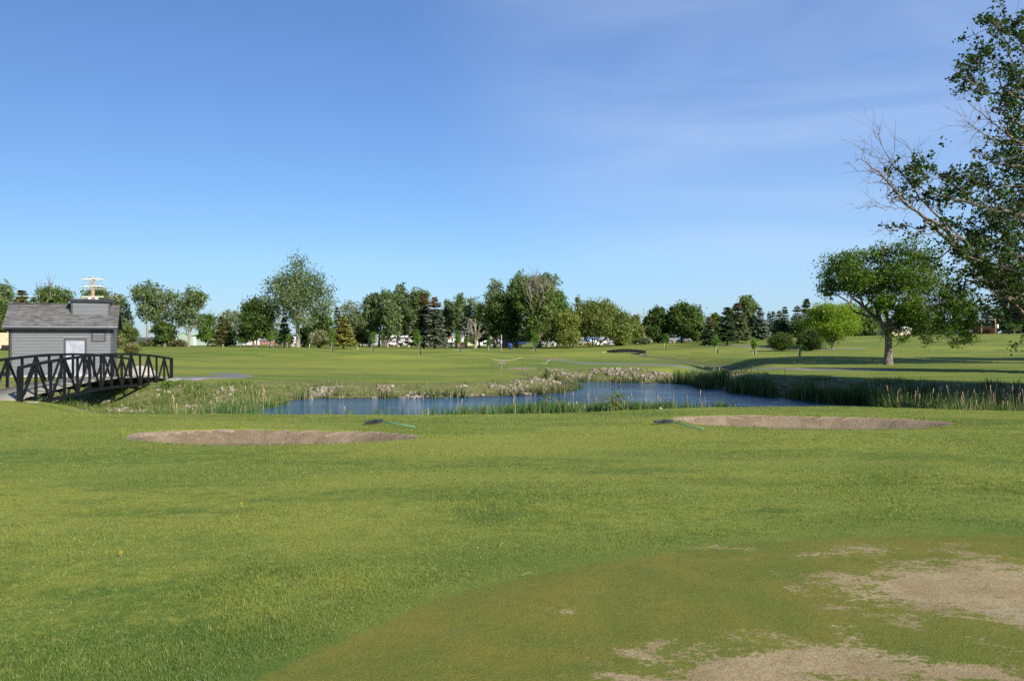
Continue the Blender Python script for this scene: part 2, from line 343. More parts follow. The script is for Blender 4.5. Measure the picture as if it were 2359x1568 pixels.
def make_blade_mat():
    g = NG('grass_blade'); p = g.n('ShaderNodeNewGeometry').outputs['Position']
    c, *_ = surface_colour(g, p)
    col = g.mix(g.attr('rnd'), c, (.27, .27, .105)); col = g.mix(g.attr('rnd2'), col, (.035, .068, .016))
    col = g.mix(1.0, col, (1.22, 1.25, 1.15), 'MULTIPLY')
    b1 = g.n('ShaderNodeBsdfPrincipled', None, Base_Color=col, Roughness=.55); b1.inputs['Specular IOR Level'].default_value = .25
    tr = g.n('ShaderNodeBsdfTranslucent', None, Color=g.mix(1.0, col, (1.2, 1.3, .8), 'MULTIPLY'))
    ms = g.n('ShaderNodeMixShader', None, Fac=.35); g.t.links.new(b1.outputs[0], ms.inputs[1]); g.t.links.new(tr.outputs[0], ms.inputs[2]); g.t.links.new(ms.outputs[0], g.out.inputs[0]); return g.m
def leaf_mat(name, gloss=.4, spec=.35, tr=.38):
    g = NG(name); c = g.attr('col', True)
    n1 = g.noise(g.pos(), .9, 2, .5); c = g.mix(g.ramp(n1, .3, .7, 0, .22), c, g.mix(1.0, c, (1.5, 1.35, 1.1), 'MULTIPLY'))
    b1 = g.n('ShaderNodeBsdfPrincipled', None, Base_Color=c, Roughness=gloss); b1.inputs['Specular IOR Level'].default_value = spec
    t = g.n('ShaderNodeBsdfTranslucent', None, Color=g.mix(1.0, c, (1.25, 1.45, .6), 'MULTIPLY'))
    ms = g.n('ShaderNodeMixShader', None, Fac=tr); g.t.links.new(b1.outputs[0], ms.inputs[1]); g.t.links.new(t.outputs[0], ms.inputs[2]); g.t.links.new(ms.outputs[0], g.out.inputs[0]); return g.m
def bark_mat(name, a, b, sc_=3.0):
    g = NG(name); p = g.obj(); pv = g.scale_vec(p, 4, 4, .8)
    n1 = g.noise(pv, sc_, 6, .65); n2 = g.noise(p, sc_ * 12, 3); n3 = g.noise(p, .6, 3)
    c = g.mix(g.ramp(n1, .35, .65), a, b); c = g.mix(g.ramp(n3, .55, .75, 0, .6), c, tuple(x * .45 for x in a))
    g.principled(c, .9, 0, .15, g.bump(n1, .8, .05)); return g.m
M = {}
M['ground'] = make_ground_mat(); M['blade'] = make_blade_mat()
M['leaf'] = leaf_mat('leaf_foliage', .58, .22, .38); M['needle'] = leaf_mat('needle_foliage', .55, .25, .12); M['reed'] = leaf_mat('reed_blade', .45, .35, .35); M['petal'] = leaf_mat('blossom_petal', .6, .2, .3)
M['bark_pale'] = bark_mat('bark_pale', (.16, .135, .11), (.36, .32, .265)); M['bark_brown'] = bark_mat('bark_brown', (.075, .055, .04), (.19, .145, .105))
M['bark_elm'] = bark_mat('bark_elm', (.09, .07, .055), (.30, .25, .20), 5); M['bark_dead'] = bark_mat('bark_bare', (.22, .20, .15), (.37, .34, .265)); M['bark_snag'] = bark_mat('bark_snag', (.13, .10, .075), (.27, .215, .155), 6)
M['bark_dark'] = bark_mat('bark_dark', (.05, .04, .03), (.115, .09, .07)); M['bark_near'] = bark_mat('bark_cottonwood', (.10, .085, .07), (.27, .225, .17), 6)

g = NG('pond_water'); p = g.pos()
pw = g.scale_vec(p, 1.0, 1.35, 1, .35); n1 = g.noise(pw, 2.6, 4, .55, .5); n2 = g.noise(pw, 8.5, 3, .55, .4); n3 = g.noise(p, .16, 3, .5)
amp = g.ramp(n3, .35, .62, .35, 1.0)
h = g.math('MULTIPLY', g.math('ADD', g.math('MULTIPLY', n1, 1.0), g.math('MULTIPLY', n2, .42)), amp)
g.principled((.014, .075, .135), .05, 0, .5, g.bump(h, .85, .12)); M['water'] = g.m

g = NG('bunker_sand'); p = g.pos(); n1 = g.noise(p, 1.4, 5, .65, .5); n2 = g.noise(p, 22, 5, .75); n3 = g.noise(g.scale_vec(p, 1, 4, 1, .2), 5, 4, .6)
c = g.mix(g.ramp(n1, .35, .68), (.185, .142, .090), (.285, .225, .150)); c = g.mix(g.ramp(n2, .52, .70, 0, .6), c, (.17, .12, .08)); c = g.mix(g.ramp(n3, .56, .74, 0, .45), c, (.34, .27, .19))
g.principled(c, .95, 0, .1, g.bump(g.math('ADD', n2, g.math('MULTIPLY', n1, .6)), 1.0, .05)); M['sand'] = g.m
g = NG('asphalt_path'); p = g.pos(); n1 = g.noise(p, .7, 5, .6); n2 = g.noise(p, 60, 3)
c = g.mix(g.ramp(n1, .3, .7), (.15, .15, .146), (.215, .21, .20)); c = g.mix(g.ramp(n2, .45, .7, 0, .5), c, (.13, .13, .125)); g.principled(c, .9, 0, .2, g.bump(n2, .4, .01)); M['path'] = g.m
g = NG('gravel'); p = g.pos(); vo = g.n('ShaderNodeTexVoronoi', None, Vector=p, Scale=26.0)
c = g.mix(g.ramp(g.n('ShaderNodeSeparateColor', None, Color=vo.outputs['Color']).outputs[0], 0, 1), (.26, .235, .20), (.50, .46, .41)); c = g.mix(g.ramp(g.noise(p, 2, 5, .7), .58, .7, 0, .7), c, (.14, .15, .06))
g.principled(c, .95, 0, .15, g.bump(vo.outputs['Distance'], .7, .03)); M['gravel'] = g.m
g = NG('field_stone'); oi = g.n('ShaderNodeObjectInfo').outputs['Random']; p = g.obj(); pp = g.pos()
rn = g.attr('rnd'); n1 = g.noise(pp, 7, 5, .65)
c = g.mix(g.ramp(g.math('FRACT', g.math('ADD', rn, oi)), .0, 1), (.185, .155, .11), (.36, .325, .245)); c = g.mix(g.ramp(n1, .42, .62, 0, .65), c, (.15, .115, .085)); g.principled(c, .9, 0, .2, g.bump(n1, .5, .03)); M['stone'] = g.m
M['concrete'] = simple('concrete', (.45, .42, .37), .9, var=.14, scale=3, bump=.3, dirt=(.26, .235, .19))
M['black_steel'] = simple('black_painted_steel', (.006, .0065, .0075), .5, 0, .28, .25, 3, .08, dirt=(.018, .017, .016))
g = NG('deck_wood'); p = g.obj(); n1 = g.noise(g.scale_vec(p, 1.2, 12, 12), 2.0, 5, .65); n2 = g.noise(p, 1.3, 4)
c = g.mix(g.ramp(n1, .3, .7), (.21, .19, .15), (.36, .33, .265)); c = g.mix(g.ramp(g.attr('rnd'), 0, 1, 0, .5), c, (.29, .29, .20)); c = g.mix(g.ramp(n2, .55, .75, 0, .5), c, (.17, .155, .125)); g.principled(c, .85, 0, .2, g.bump(n1, .5, .01)); M['deck'] = g.m
# lap siding: paint with slight streaks
g = NG('lap_siding'); p = g.obj(); n1 = g.noise(g.scale_vec(p, .6, .6, 9), 1.5, 5, .6); n2 = g.noise(p, 25, 3)
c = g.mix(g.ramp(n1, .3, .7), (.132, .137, .143), (.160, .165, .171)); g.principled(c, .62, 0, .35, g.bump(n2, .15, .005)); M['siding'] = g.m
M['trim'] = simple('dark_grey_trim', (.058, .056, .060), .6, var=.15, scale=4, bump=.1)
M['fascia'] = simple('black_metal_fascia', (.035, .036, .04), .35, .3, .5, .2, 2, .2)
M['drip'] = simple('bare_metal_drip_edge', (.72, .70, .68), .3, .6, .6, .15, 9, .2)
g = NG('asphalt_shingles'); p = g.obj()
br = g.n('ShaderNodeTexBrick', {'offset': .37, 'offset_frequency': 2}, Vector=g.n('ShaderNodeCombineXYZ', None, X=g.n('ShaderNodeSeparateXYZ', None, Vector=p).outputs[0], Y=g.n('ShaderNodeSeparateXYZ', None, Vector=p).outputs[2]).outputs[0],
         Color1=(.070, .068, .064), Color2=(.175, .172, .165), Mortar=(.05, .047, .044), Scale=1.0, Mortar_Size=.006, Bias=0.0, Brick_Width=.30, Row_Height=.068)
n2 = g.noise(p, 90, 3); c = g.mix(g.ramp(n2, .4, .7, 0, .3), br.outputs['Color'], (.16, .157, .15)); g.principled(c, .95, 0, .15, g.bump(br.outputs['Fac'], -.5, .01)); M['shingle'] = g.m
g = NG('door_paint'); p = g.obj(); n1 = g.noise(p, 1.7, 5, .6, .6)
sepz = g.n('ShaderNodeSeparateXYZ', None, Vector=p).outputs[2]
c = g.mix(g.ramp(n1, .38, .62), (.27, .285, .32), (.38, .395, .43)); g.principled(c, .4, .1, .5, g.bump(n1, .1, .01)); M['door'] = g.m
def flat(name, col, rough=.55, metal=0.0, spec=.4, var=.1): 
    if name not in M: M[name] = simple(name, col, rough, metal, spec, var)
    return M[name]
flat('white_paint', (.74, .73, .70)); flat('cream_paint', (.62, .52, .34)); flat('pole_wood', (.42, .25, .14), .8, var=.25); flat('arm_wood', (.62, .58, .46), .7); flat('arm_old', (.36, .34, .30), .8)
flat('glass_dark', (.02, .025, .03), .08, 0, .6); flat('rubber', (.02, .02, .02), .8); flat('rake_green', (.13, .33, .23), .4); flat('rope', (.62, .56, .36), .8); flat('blue_paint', (.04, .10, .30), .4); flat('red_brick', (.30, .13, .09), .85, var=.25)
flat('green_metal', (.33, .42, .33), .5); flat('silver', (.55, .57, .60), .3, .8); flat('orange_wood', (.50, .19, .06), .7, var=.2); flat('dark_wood', (.075, .05, .035), .8); flat('guard_black', (.025, .027, .03), .5); flat('stake', (.55, .52, .44), .8)
flat('brown_screen', (.085, .055, .048), .8); flat('grey_roof', (.34, .34, .35), .8); flat('plastic_grey', (.40, .42, .42), .5); flat('tan', (.36, .28, .18), .8); flat('car_silver', (.45, .47, .50), .25, .6, .6); flat('car_white', (.70, .70, .70), .25, 0, .6); flat('car_blue', (.03, .06, .16), .25, .3, .6)
flat('yellow', (.70, .50, .02), .6); flat('blue_roof', (.05, .19, .50), .5); flat('straw', (.42, .33, .19), .8); flat('pink_red', (.55, .10, .10), .6)

# ------------------------------------------------------------------ ground
def axis(lo, hi, parts):
    """parts: list of (until, step)"""
    v = [lo]
    for until, step in parts:
        n_ = max(1, int(round((until - v[-1]) / step))); v += list(np.linspace(v[-1], until, n_ + 1)[1:])
    return np.array(v)
gx = axis(-2600, 2600, [(-1000, 400), (-300, 70), (-130, 9), (-60, 2.0), (-30, .7), (-21, .25), (14, .125), (22, .18), (30, .4), (60, .9), (130, 1.5), (300, 9), (1000, 70), (2600, 400)])
gy = axis(-1500, 3000, [(-100, 280), (-10, 8), (1, 1), (12, .2), (25, .11), (46, .15), (62, .25), (90, .5), (190, 1.2), (300, 4), (1000, 60), (3000, 400)])
X, Y = np.meshgrid(gx, gy); xs, ys = X.ravel(), Y.ravel()
inn = (np.abs(xs) < 60) & (ys > -12) & (ys < 175)
zg = np.empty_like(xs); zg[~inn] = land(xs[~inn], ys[~inn]); zg[inn] = H(xs[inn], ys[inn])
def zones(x, y):
    sd = pond_sd(x, y); dr = seg_dist(RAV, x, y); ds = seg_dist(SWALE, x, y)
    near_w = 1.2 + 1.4 * sst(34, 29, y) * sst(3, -1, x)
    rough = sst(3.7, 2.2, sd) * sst(27, 32, y) + sst(2.6, 1.2, sd) * sst(32, 27, y)
    rough = np.maximum(rough, sst(6.2, 3.6, dr) * sst(28.0, 30.5, y + .35 * (x + 17) * (x > -17)))
    rough = np.maximum(rough, .62 * sst(2.6, 1.2, ds) * (y < 150))
    rough = np.maximum(rough, .4 * sst(-19, -21, x) * sst(30, 27, y) * 0 + .0)
    gr = -poly_sd(GREEN, x, y)
    dead = np.zeros_like(x)
    for cx, cy, a, sx, sy in ((3.80, 5.72, 1.15, 1.28, .96), (4.3, 5.2, 1.0, .8, .9), (4.2, 6.1, .6, .6, .35), (2.0, 4.1, 1.0, 1.3, .70), (1.1, 4.0, .7, .6, .33), (2.9, 6.2, .45, .5, .3), (2.7, 5.2, .42, .6, .5), (.8, 4.3, .45, .5, .3), (2.9, 4.0, .85, .9, .25), (.85, 4.62, .5, .22, .09), (2.75, 6.72, .55, .3, .12), (3.1, 6.95, .5, .35, .1), (2.0, 7.0, .48, .4, .07), (2.2, 6.5, .42, .5, .1), (.35, 5.2, .42, .12, .05), (6, 4, .9, 2, 2), (3.2, 3.0, .8, 2, .7)):
        dead = np.maximum(dead, a * np.exp(-((x - cx) / sx) ** 2 - ((y - cy) / sy) ** 2))
    for cx, cy, a, sx, sy in ((2.30, 4.72, .72, .32, .12), (2.55, 4.50, .72, .26, .14), (2.80, 4.28, .72, .24, .12), (2.2, 4.03, .7, .5, .07), (2.85, 3.95, .7, .3, .08), (1.5, 4.5, .3, .3, .08), (4.4, 6.3, .7, .25, .15), (3.3, 5.25, .35, .25, .08)):
        dead = dead - a * np.exp(-((x - cx) / sx) ** 2 - ((y - cy) / sy) ** 2)
    dead = np.where(gr > -.15, np.minimum(dead, .70), 0)
    dirt = np.zeros_like(x)
    for cx, cy, a, sx, sy in ((.6, 63.5, 1.0, 1.5, 3.0), (-.9, 71, .8, .5, 1.5), (4.7, 84, .85, 2.0, 4), (2.5, 92, .6, 1.5, 1.5), (20.5, 54, .6, 2, .9), (-33, 68, .55, 3, 2), (-38, 76, .5, 2, 2), (-20.5, 68, .5, 2, 1.5), (4.55, 7.75, .62, .28, .10), (2.4, 7.6, .55, .35, .06), (1.75, 7.4, .5, .2, .05), (3.2, 8.3, .55, .12, .08), (48, 104, .5, 6, 3), (-.85, 6.1, .5, .16, .05), (-1.25, 5.4, .52, .12, .05), (-16.2, 29.6, .7, .6, .6), (-2.3, 7.5, .5, .1, .05)):
        dirt = np.maximum(dirt, a * np.exp(-((x - cx) / sx) ** 2 - ((y - cy) / sy) ** 2))
    for b in BK:
        e, v = bk_e(b, x, y); dirt = np.maximum(dirt, sst(1.05, .99, e))
    mud = sst(.25, -.1, sd)
    return rough, gr, dead, dirt, mud
zn = [np.zeros_like(xs) for _ in range(5)]; zn[1][:] = -50
for k, a_ in enumerate(zones(xs[inn], ys[inn])): zn[k][inn] = a_
nx, ny = len(gx), len(gy); i = np.arange(ny - 1)[:, None] * nx; j = np.arange(nx - 1)[None, :]
Fq = np.stack([i + j, i + j + 1, i + nx + j + 1, i + nx + j], -1).reshape(-1, 4)
go = np_mesh('ground', np.stack([xs, ys, zg], -1), Fq, M['ground'], smooth=True, attrs={k: ('FLOAT', 'POINT', v) for k, v in zip(('rough', 'green', 'dead', 'dirt', 'mud'), zn)})
tag(go, kind='structure')

def sheet(name, x0, x1, y0, y1, st, keep, zf, mat, kind='structure'):
    ax = np.arange(x0, x1, st); ay = np.arange(y0, y1, st); A, B = np.meshgrid(ax, ay); a, b = A.ravel(), B.ravel()
    k = keep(a, b); i = np.arange(len(ay) - 1)[:, None] * len(ax); j = np.arange(len(ax) - 1)[None, :]
    q = np.stack([i + j, i + j + 1, i + len(ax) + j + 1, i + len(ax) + j], -1).reshape(-1, 4); q = q[k[q].all(1)]
    u, inv = np.unique(q, return_inverse=True); q = inv.reshape(q.shape)
    o = np_mesh(name, np.stack([a[u], b[u], zf(a[u], b[u])], -1), q, mat, smooth=True); return tag(o, kind=kind)
sheet('water', -14, 30, 23, 60, .5, lambda a, b: poly_sd(POND, a, b) < 1.6, lambda a, b: np.full(a.shape, ZW), M['water'])
for b_ in BK:
    def keep(a, b, b_=b_): return bk_e(b_, a, b)[0] < 1.03
    def zf(a, b, b_=b_):
        e, v = bk_e(b_, a, b)
        return base_h(a, b) - .012 + .035 * np.exp(-((e - 1.12) / .12) ** 2) * sst(0, .4, v) - (.05 + .22 * sst(-.9, .8, v)) * sst(1.0, .84, e) + .05 * (fbm(a * .35 + 40, b * .35, 3) - .5) + .035 * (fbm(a * 2.5, b * 2.5, 4) - .5) * sst(1.0, .8, e) + .014 * (fbm(a * 14, b * 14, 2) - .5) * sst(1.0, .85, e)
    cx, cy = b_['c']; sheet('sand_bunker', cx - 4.3, cx + 4.3, cy - 2.3, cy + 2.3, .05, keep, zf, M['sand'])
def ribbon(name, pts, width, mat, off=.03, n=12):
    """a path: a ribbon of constant real width draped on the ground"""
    P = np.array(pts, float); t = np.linspace(0, len(P) - 1, (len(P) - 1) * n + 1)
    # Catmull-Rom
    def cr(t):
        i = np.clip(t.astype(int), 0, len(P) - 2); f = (t - i)[:, None]; p1 = P[i]; p2 = P[i + 1]; p0 = P[np.maximum(i - 1, 0)]; p3 = P[np.minimum(i + 2, len(P) - 1)]
        return .5 * ((2 * p1) + (-p0 + p2) * f + (2 * p0 - 5 * p1 + 4 * p2 - p3) * f ** 2 + (-p0 + 3 * p1 - 3 * p2 + p3) * f ** 3)
    c = cr(t); T = np.gradient(c, axis=0); T /= np.linalg.norm(T, axis=1, keepdims=True); N = np.stack([-T[:, 1], T[:, 0]], -1)
    k = 7; s = np.linspace(-.5, .5, k); wv = width * (1 + .04 * (fbm(t * 1.3, t * 0, 2) - .5))
    V = c[:, None, :] + N[:, None, :] * (s[None, :, None] * wv[:, None, None]); a, b = V[..., 0].ravel(), V[..., 1].ravel()
    z = H(a, b) + off - .05 * (np.abs(np.tile(s, len(t))) > .45)
    i = np.arange(len(t) - 1)[:, None] * k; j = np.arange(k - 1)[None, :]
    q = np.stack([i + j, i + j + 1, i + k + j + 1, i + k + j], -1).reshape(-1, 4)
    return tag(np_mesh(name, np.stack([a, b, z], -1), q, mat, smooth=True), kind='structure')
ribbon('path', [(-20.5, 24), (-19.0, 26.0), (-18.35, 27.3)], 2.3, M['path'], .035)
ribbon('path', [(-19.3, 42.6), (-19.2, 43.8), (-18.4, 45.2), (-17.4, 46.0), (-16.8, 47.2), (-17.2, 49.0), (-19.0, 51.5)], 1.9, M['path'], .045)
ribbon('path', [(5.2, 74.5), (8, 71.5), (12, 68.5), (15.5, 64.0), (18.2, 59.0), (22.0, 55.0), (26, 52.8)], 1.7, M['path'], .05)
ribbon('path', [(31, 124), (36, 114), (42, 108.5), (48, 106)], 2.0, M['path'], .06)
sheet('gravel_pad', -28, -16.9, 42.4, 45.8, .2, lambda a, b: (b > 42.5) & (b < 45.2 + .4 * (a + 24)) & (a < -17.2 + .3 * fbm(b, b, 2)), lambda a, b: H(a, b) + .02, M['gravel'])
# ------------------------------------------------------------------ trees
class TreeGeo:
    def __init__(s): s.V = []; s.F = []; s.n = 0
    def tube(s, P, R, n):
        V, Fc = tube_np(np.asarray(P), np.asarray(R), n); s.V.append(V); s.F.append(Fc + s.n); s.n += len(V)
    def build(s, name, mat, parent): return np_mesh(name, np.concatenate(s.V), np.concatenate(s.F), mat, parent, smooth=True)
def fps(P, k, start):
    idx = [start]; d = np.linalg.norm(P - P[start], axis=1)
    for _ in range(min(k, len(P)) - 1):
        i = int(d.argmax()); idx.append(i); d = np.minimum(d, np.linalg.norm(P - P[i], axis=1))
    return idx
def curve(a, b, bow, r, n=6, wig=.04):
    t = np.linspace(0, 1, n)[:, None]; L_ = np.linalg.norm(b - a)
    c = a * (1 - t) + b * t + bow * (4 * t * (1 - t)) * L_
    w_ = r.normal(size=(n, 3)) * wig * L_; w_[0] = 0; w_[-1] = 0
    return c + w_
def grow(g, r, trunk, trunk_r, targets, n_limb=9, n_mid=5, fork=.2, up=.18, twig_r=.012, sides=(8, 5, 4, 3), twigs=True):
    """branches from a trunk polyline to every target point"""
    tz = trunk[:, 2]; top = trunk[-1]
    g.tube(trunk, trunk_r, sides[0])
    li = fps(targets, n_limb, int(targets[:, 2].argmax())); used = np.zeros(len(targets), bool); used[li] = True
    LP = []; LR = []
    for i in li:
        e = targets[i]; hd = math.hypot(e[0] - top[0], e[1] - top[1])
        zs = np.clip(e[2] - (.5 + .5 * r.random()) * hd - .08 * tz[-1], tz[0] + fork * (tz[-1] - tz[0]), tz[-1]); k = int(np.abs(tz - zs).argmin())
        a = trunk[k]; c = curve(a, e, np.array([0, 0, up * (.4 if e[2] > a[2] else 1)]) + r.normal(size=3) * .04, r, 8)
        r0 = min(trunk_r[k] * .72, .02 * np.linalg.norm(e - a) + .25 * trunk_r[k]); rr = r0 * (1 - np.linspace(0, 1, 8)) ** .8 + twig_r
        g.tube(c, rr, sides[1]); LP.append(c[2:]); LR.append(rr[2:])
    LP = np.concatenate(LP); LR = np.concatenate(LR)
    rest = targets[~used]; mids = []
    if len(rest):
        for i in fps(rest, n_limb * n_mid, 0):
            e = rest[i]; d = np.linalg.norm(LP - e, axis=1) + 1.1 * np.maximum(0, LP[:, 2] - e[2]) ; k = int(d.argmin())
            c = curve(LP[k], e, np.array([0, 0, up * .6]) + r.normal(size=3) * .06, r, 5); rr = np.minimum(LR[k] * .75, .016 * np.linalg.norm(e - LP[k]) + twig_r) * (1 - np.linspace(0, 1, 5)) ** .7 + twig_r * .7
            g.tube(c, rr, sides[2]); mids.append((c[1:], rr[1:])); used2 = True
        if twigs:
            MP = np.concatenate([m[0] for m in mids]); MR = np.concatenate([m[1] for m in mids])
            for e in rest:
                d = np.linalg.norm(MP - e, axis=1); k = int(d.argmin())
                if d[k] > .05: g.tube(curve(MP[k], e, r.normal(size=3) * .08, r, 3, 0), np.array([twig_r * .8, twig_r * .6, twig_r * .35]) , sides[3])
def lobes_pts(r, lobes, n, shell=.5):
    """sample points in ellipsoid lobes (cx,cy,cz,rx,ry,rz), weight by volume"""
    Lb = np.array(lobes, float); v = (Lb[:, 3] * Lb[:, 4] * Lb[:, 5]) ** .8; k = r.choice(len(Lb), n, p=v / v.sum())
    d = r.normal(size=(n, 3)); d /= np.linalg.norm(d, axis=1, keepdims=True); u = r.random(n)[:, None] ** shell
    return Lb[k, :3] + d * u * Lb[k, 3:6]
def leaf_quads(r, cen, size, up=.35, aspect=.62, fold=.25, droop=0.0):
    n = len(cen); nrm = r.normal(size=(n, 3)); nrm[:, 2] = np.abs(nrm[:, 2]) * (1 + up); nrm /= np.linalg.norm(nrm, axis=1, keepdims=True)
    a = r.normal(size=(n, 3)); a[:, 2] -= droop; a -= (a * nrm).sum(1, keepdims=True) * nrm; a /= np.linalg.norm(a, axis=1, keepdims=True) + 1e-9; b = np.cross(nrm, a)
    s = size * r.uniform(.65, 1.35, n)[:, None]
    V = np.stack([cen - a * s * .5, cen + b * s * .5 * aspect + nrm * s * fold * .3, cen + a * s * .5, cen - b * s * .5 * aspect + nrm * s * fold * .3], 1)
    return V.reshape(-1, 3), np.arange(4 * n).reshape(-1, 4)
def leaf_mesh(r, name, targets, per, spread, size, col, parent, mat, var=.28, col2=None, cz=None, flat=.7, droop=0.0, mixamt=.5, gain=1.6):
    n = len(targets) * per; own = np.repeat(np.arange(len(targets)), per)
    cs = r.uniform(.6, 1.35, len(targets))[own][:, None]
    d = r.normal(size=(n, 3)) * spread * cs; d[:, 2] *= flat
    if droop: d[:, 2] -= np.abs(r.normal(size=n)) * droop
    cen = targets[own] + d
    V, Fc = leaf_quads(r, cen, size, droop=droop and 1.5)
    c = np.array(col)[None, :] * (1 + var * r.normal(size=(n, 1))).clip(.35, 1.9) * (1 + .16 * r.normal(size=(len(targets), 1))[own])
    if col2 is not None:
        m = (r.random(len(targets))[own] < mixamt)[:, None]; c = np.where(m, np.array(col2) * (1 + var * r.normal(size=(n, 1))).clip(.4, 1.8), c)
    if cz is not None:   # (z threshold, colour) top of the crown of another colour
        zt_, cc = cz; m = sst(zt_ - .4, zt_ + 1.2, cen[:, 2] + r.normal(size=n) * .5)[:, None] * .85; c = c * (1 - m) + np.array(cc) * (1 + var * r.normal(size=(n, 1))).clip(.4, 1.8) * m
    c = np.concatenate([(c * gain).clip(.004, .9), np.ones((n, 1))], 1)
    return np_mesh(name, V, Fc, mat, parent, attrs={'col': ('FLOAT_COLOR', 'FACE', c)})
def ground_root(name, x, y, label, cat, group=None, dz=-.05, rz=0.0):
    return empty(name, (x, y, Hs(x, y) + dz), rz, label, cat, group)
KINDS = {   # colour, second colour, share, leaf size, leaves per clump, clumps, clump spread (of R), bark, shell, crown base
 'poplar':  dict(c=(.084, .120, .045), c2=(.135, .158, .085), m=.30, ls=.34, per=22, n=300, sp=.085, bark='bark_pale', shell=.55, lo=.28, up=.30),
 'thin':    dict(c=(.098, .128, .060), c2=(.150, .165, .100), m=.35, ls=.30, per=15, n=240, sp=.090, bark='bark_pale', shell=.5, lo=.22, up=.32),
 'dense':   dict(c=(.040, .070, .017), c2=(.075, .105, .025), m=.35, ls=.38, per=34, n=330, sp=.11, bark='bark_brown', shell=.42, lo=.15, up=.2),
 'olive':   dict(c=(.062, .092, .022), c2=(.098, .128, .034), m=.4, ls=.36, per=34, n=330, sp=.10, bark='bark_brown', shell=.42, lo=.12, up=.2),
 'green':   dict(c=(.060, .105, .022), c2=(.095, .145, .03), m=.35, ls=.34, per=32, n=300, sp=.11, bark='bark_brown', shell=.42, lo=.15, up=.2),
 'maple':   dict(c=(.110, .165, .014), c2=(.150, .205, .022), m=.45, ls=.24, per=44, n=420, sp=.115, bark='bark_elm', shell=.42, lo=.18, up=.2),
 'willow':  dict(c=(.090, .115, .028), c2=(.140, .155, .048), m=.45, ls=.32, per=40, n=420, sp=.10, bark='bark_brown', shell=.45, lo=.10, up=.25, droop=.55),
 'weep':    dict(c=(.110, .130, .030), c2=(.155, .165, .045), m=.5, ls=.30, per=42, n=300, sp=.10, bark='bark_pale', shell=.5, lo=.08, up=.2, droop=1.3),
 'bright':  dict(c=(.080, .150, .022), c2=(.11, .18, .03), m=.4, ls=.34, per=30, n=240, sp=.12, bark='bark_brown', shell=.45, lo=.1, up=.2),
}
def auto_lobes(r, R, zb, zt_, n=9, flat=1.0, top_off=0.0):
    h = zt_ - zb; L_ = [(0, 0, zb + .48 * h, R * .70, R * .70, h * .46)]
    L_.append((top_off * R, 0, zt_ - .17 * h, R * .30, R * .30, h * .17))
    for k in range(7): u_ = r.uniform(-.75, .75); L_.append((R * u_, R * r.uniform(-.5, .5), zb + h * (r.uniform(.66, .88) - .38 * u_ * u_), R * r.uniform(.10, .20), R * .2, h * r.uniform(.10, .17)))
    for k in range(n + 4):
        a = 2 * math.pi * (k + r.random() * .8) / n; q = r.uniform(.50, .74) * R; t = r.uniform(.12, .84); env = math.sin(math.pi * min(1, (t * .80 + .18))) ** .55
        s = r.uniform(.28, .44) * R
        L_.append((q * env * math.cos(a), q * env * math.sin(a), zb + t * h, s, s, min(h * r.uniform(.13, .22), (zt_ - zb - t * h) + .02 * h)))
    return L_
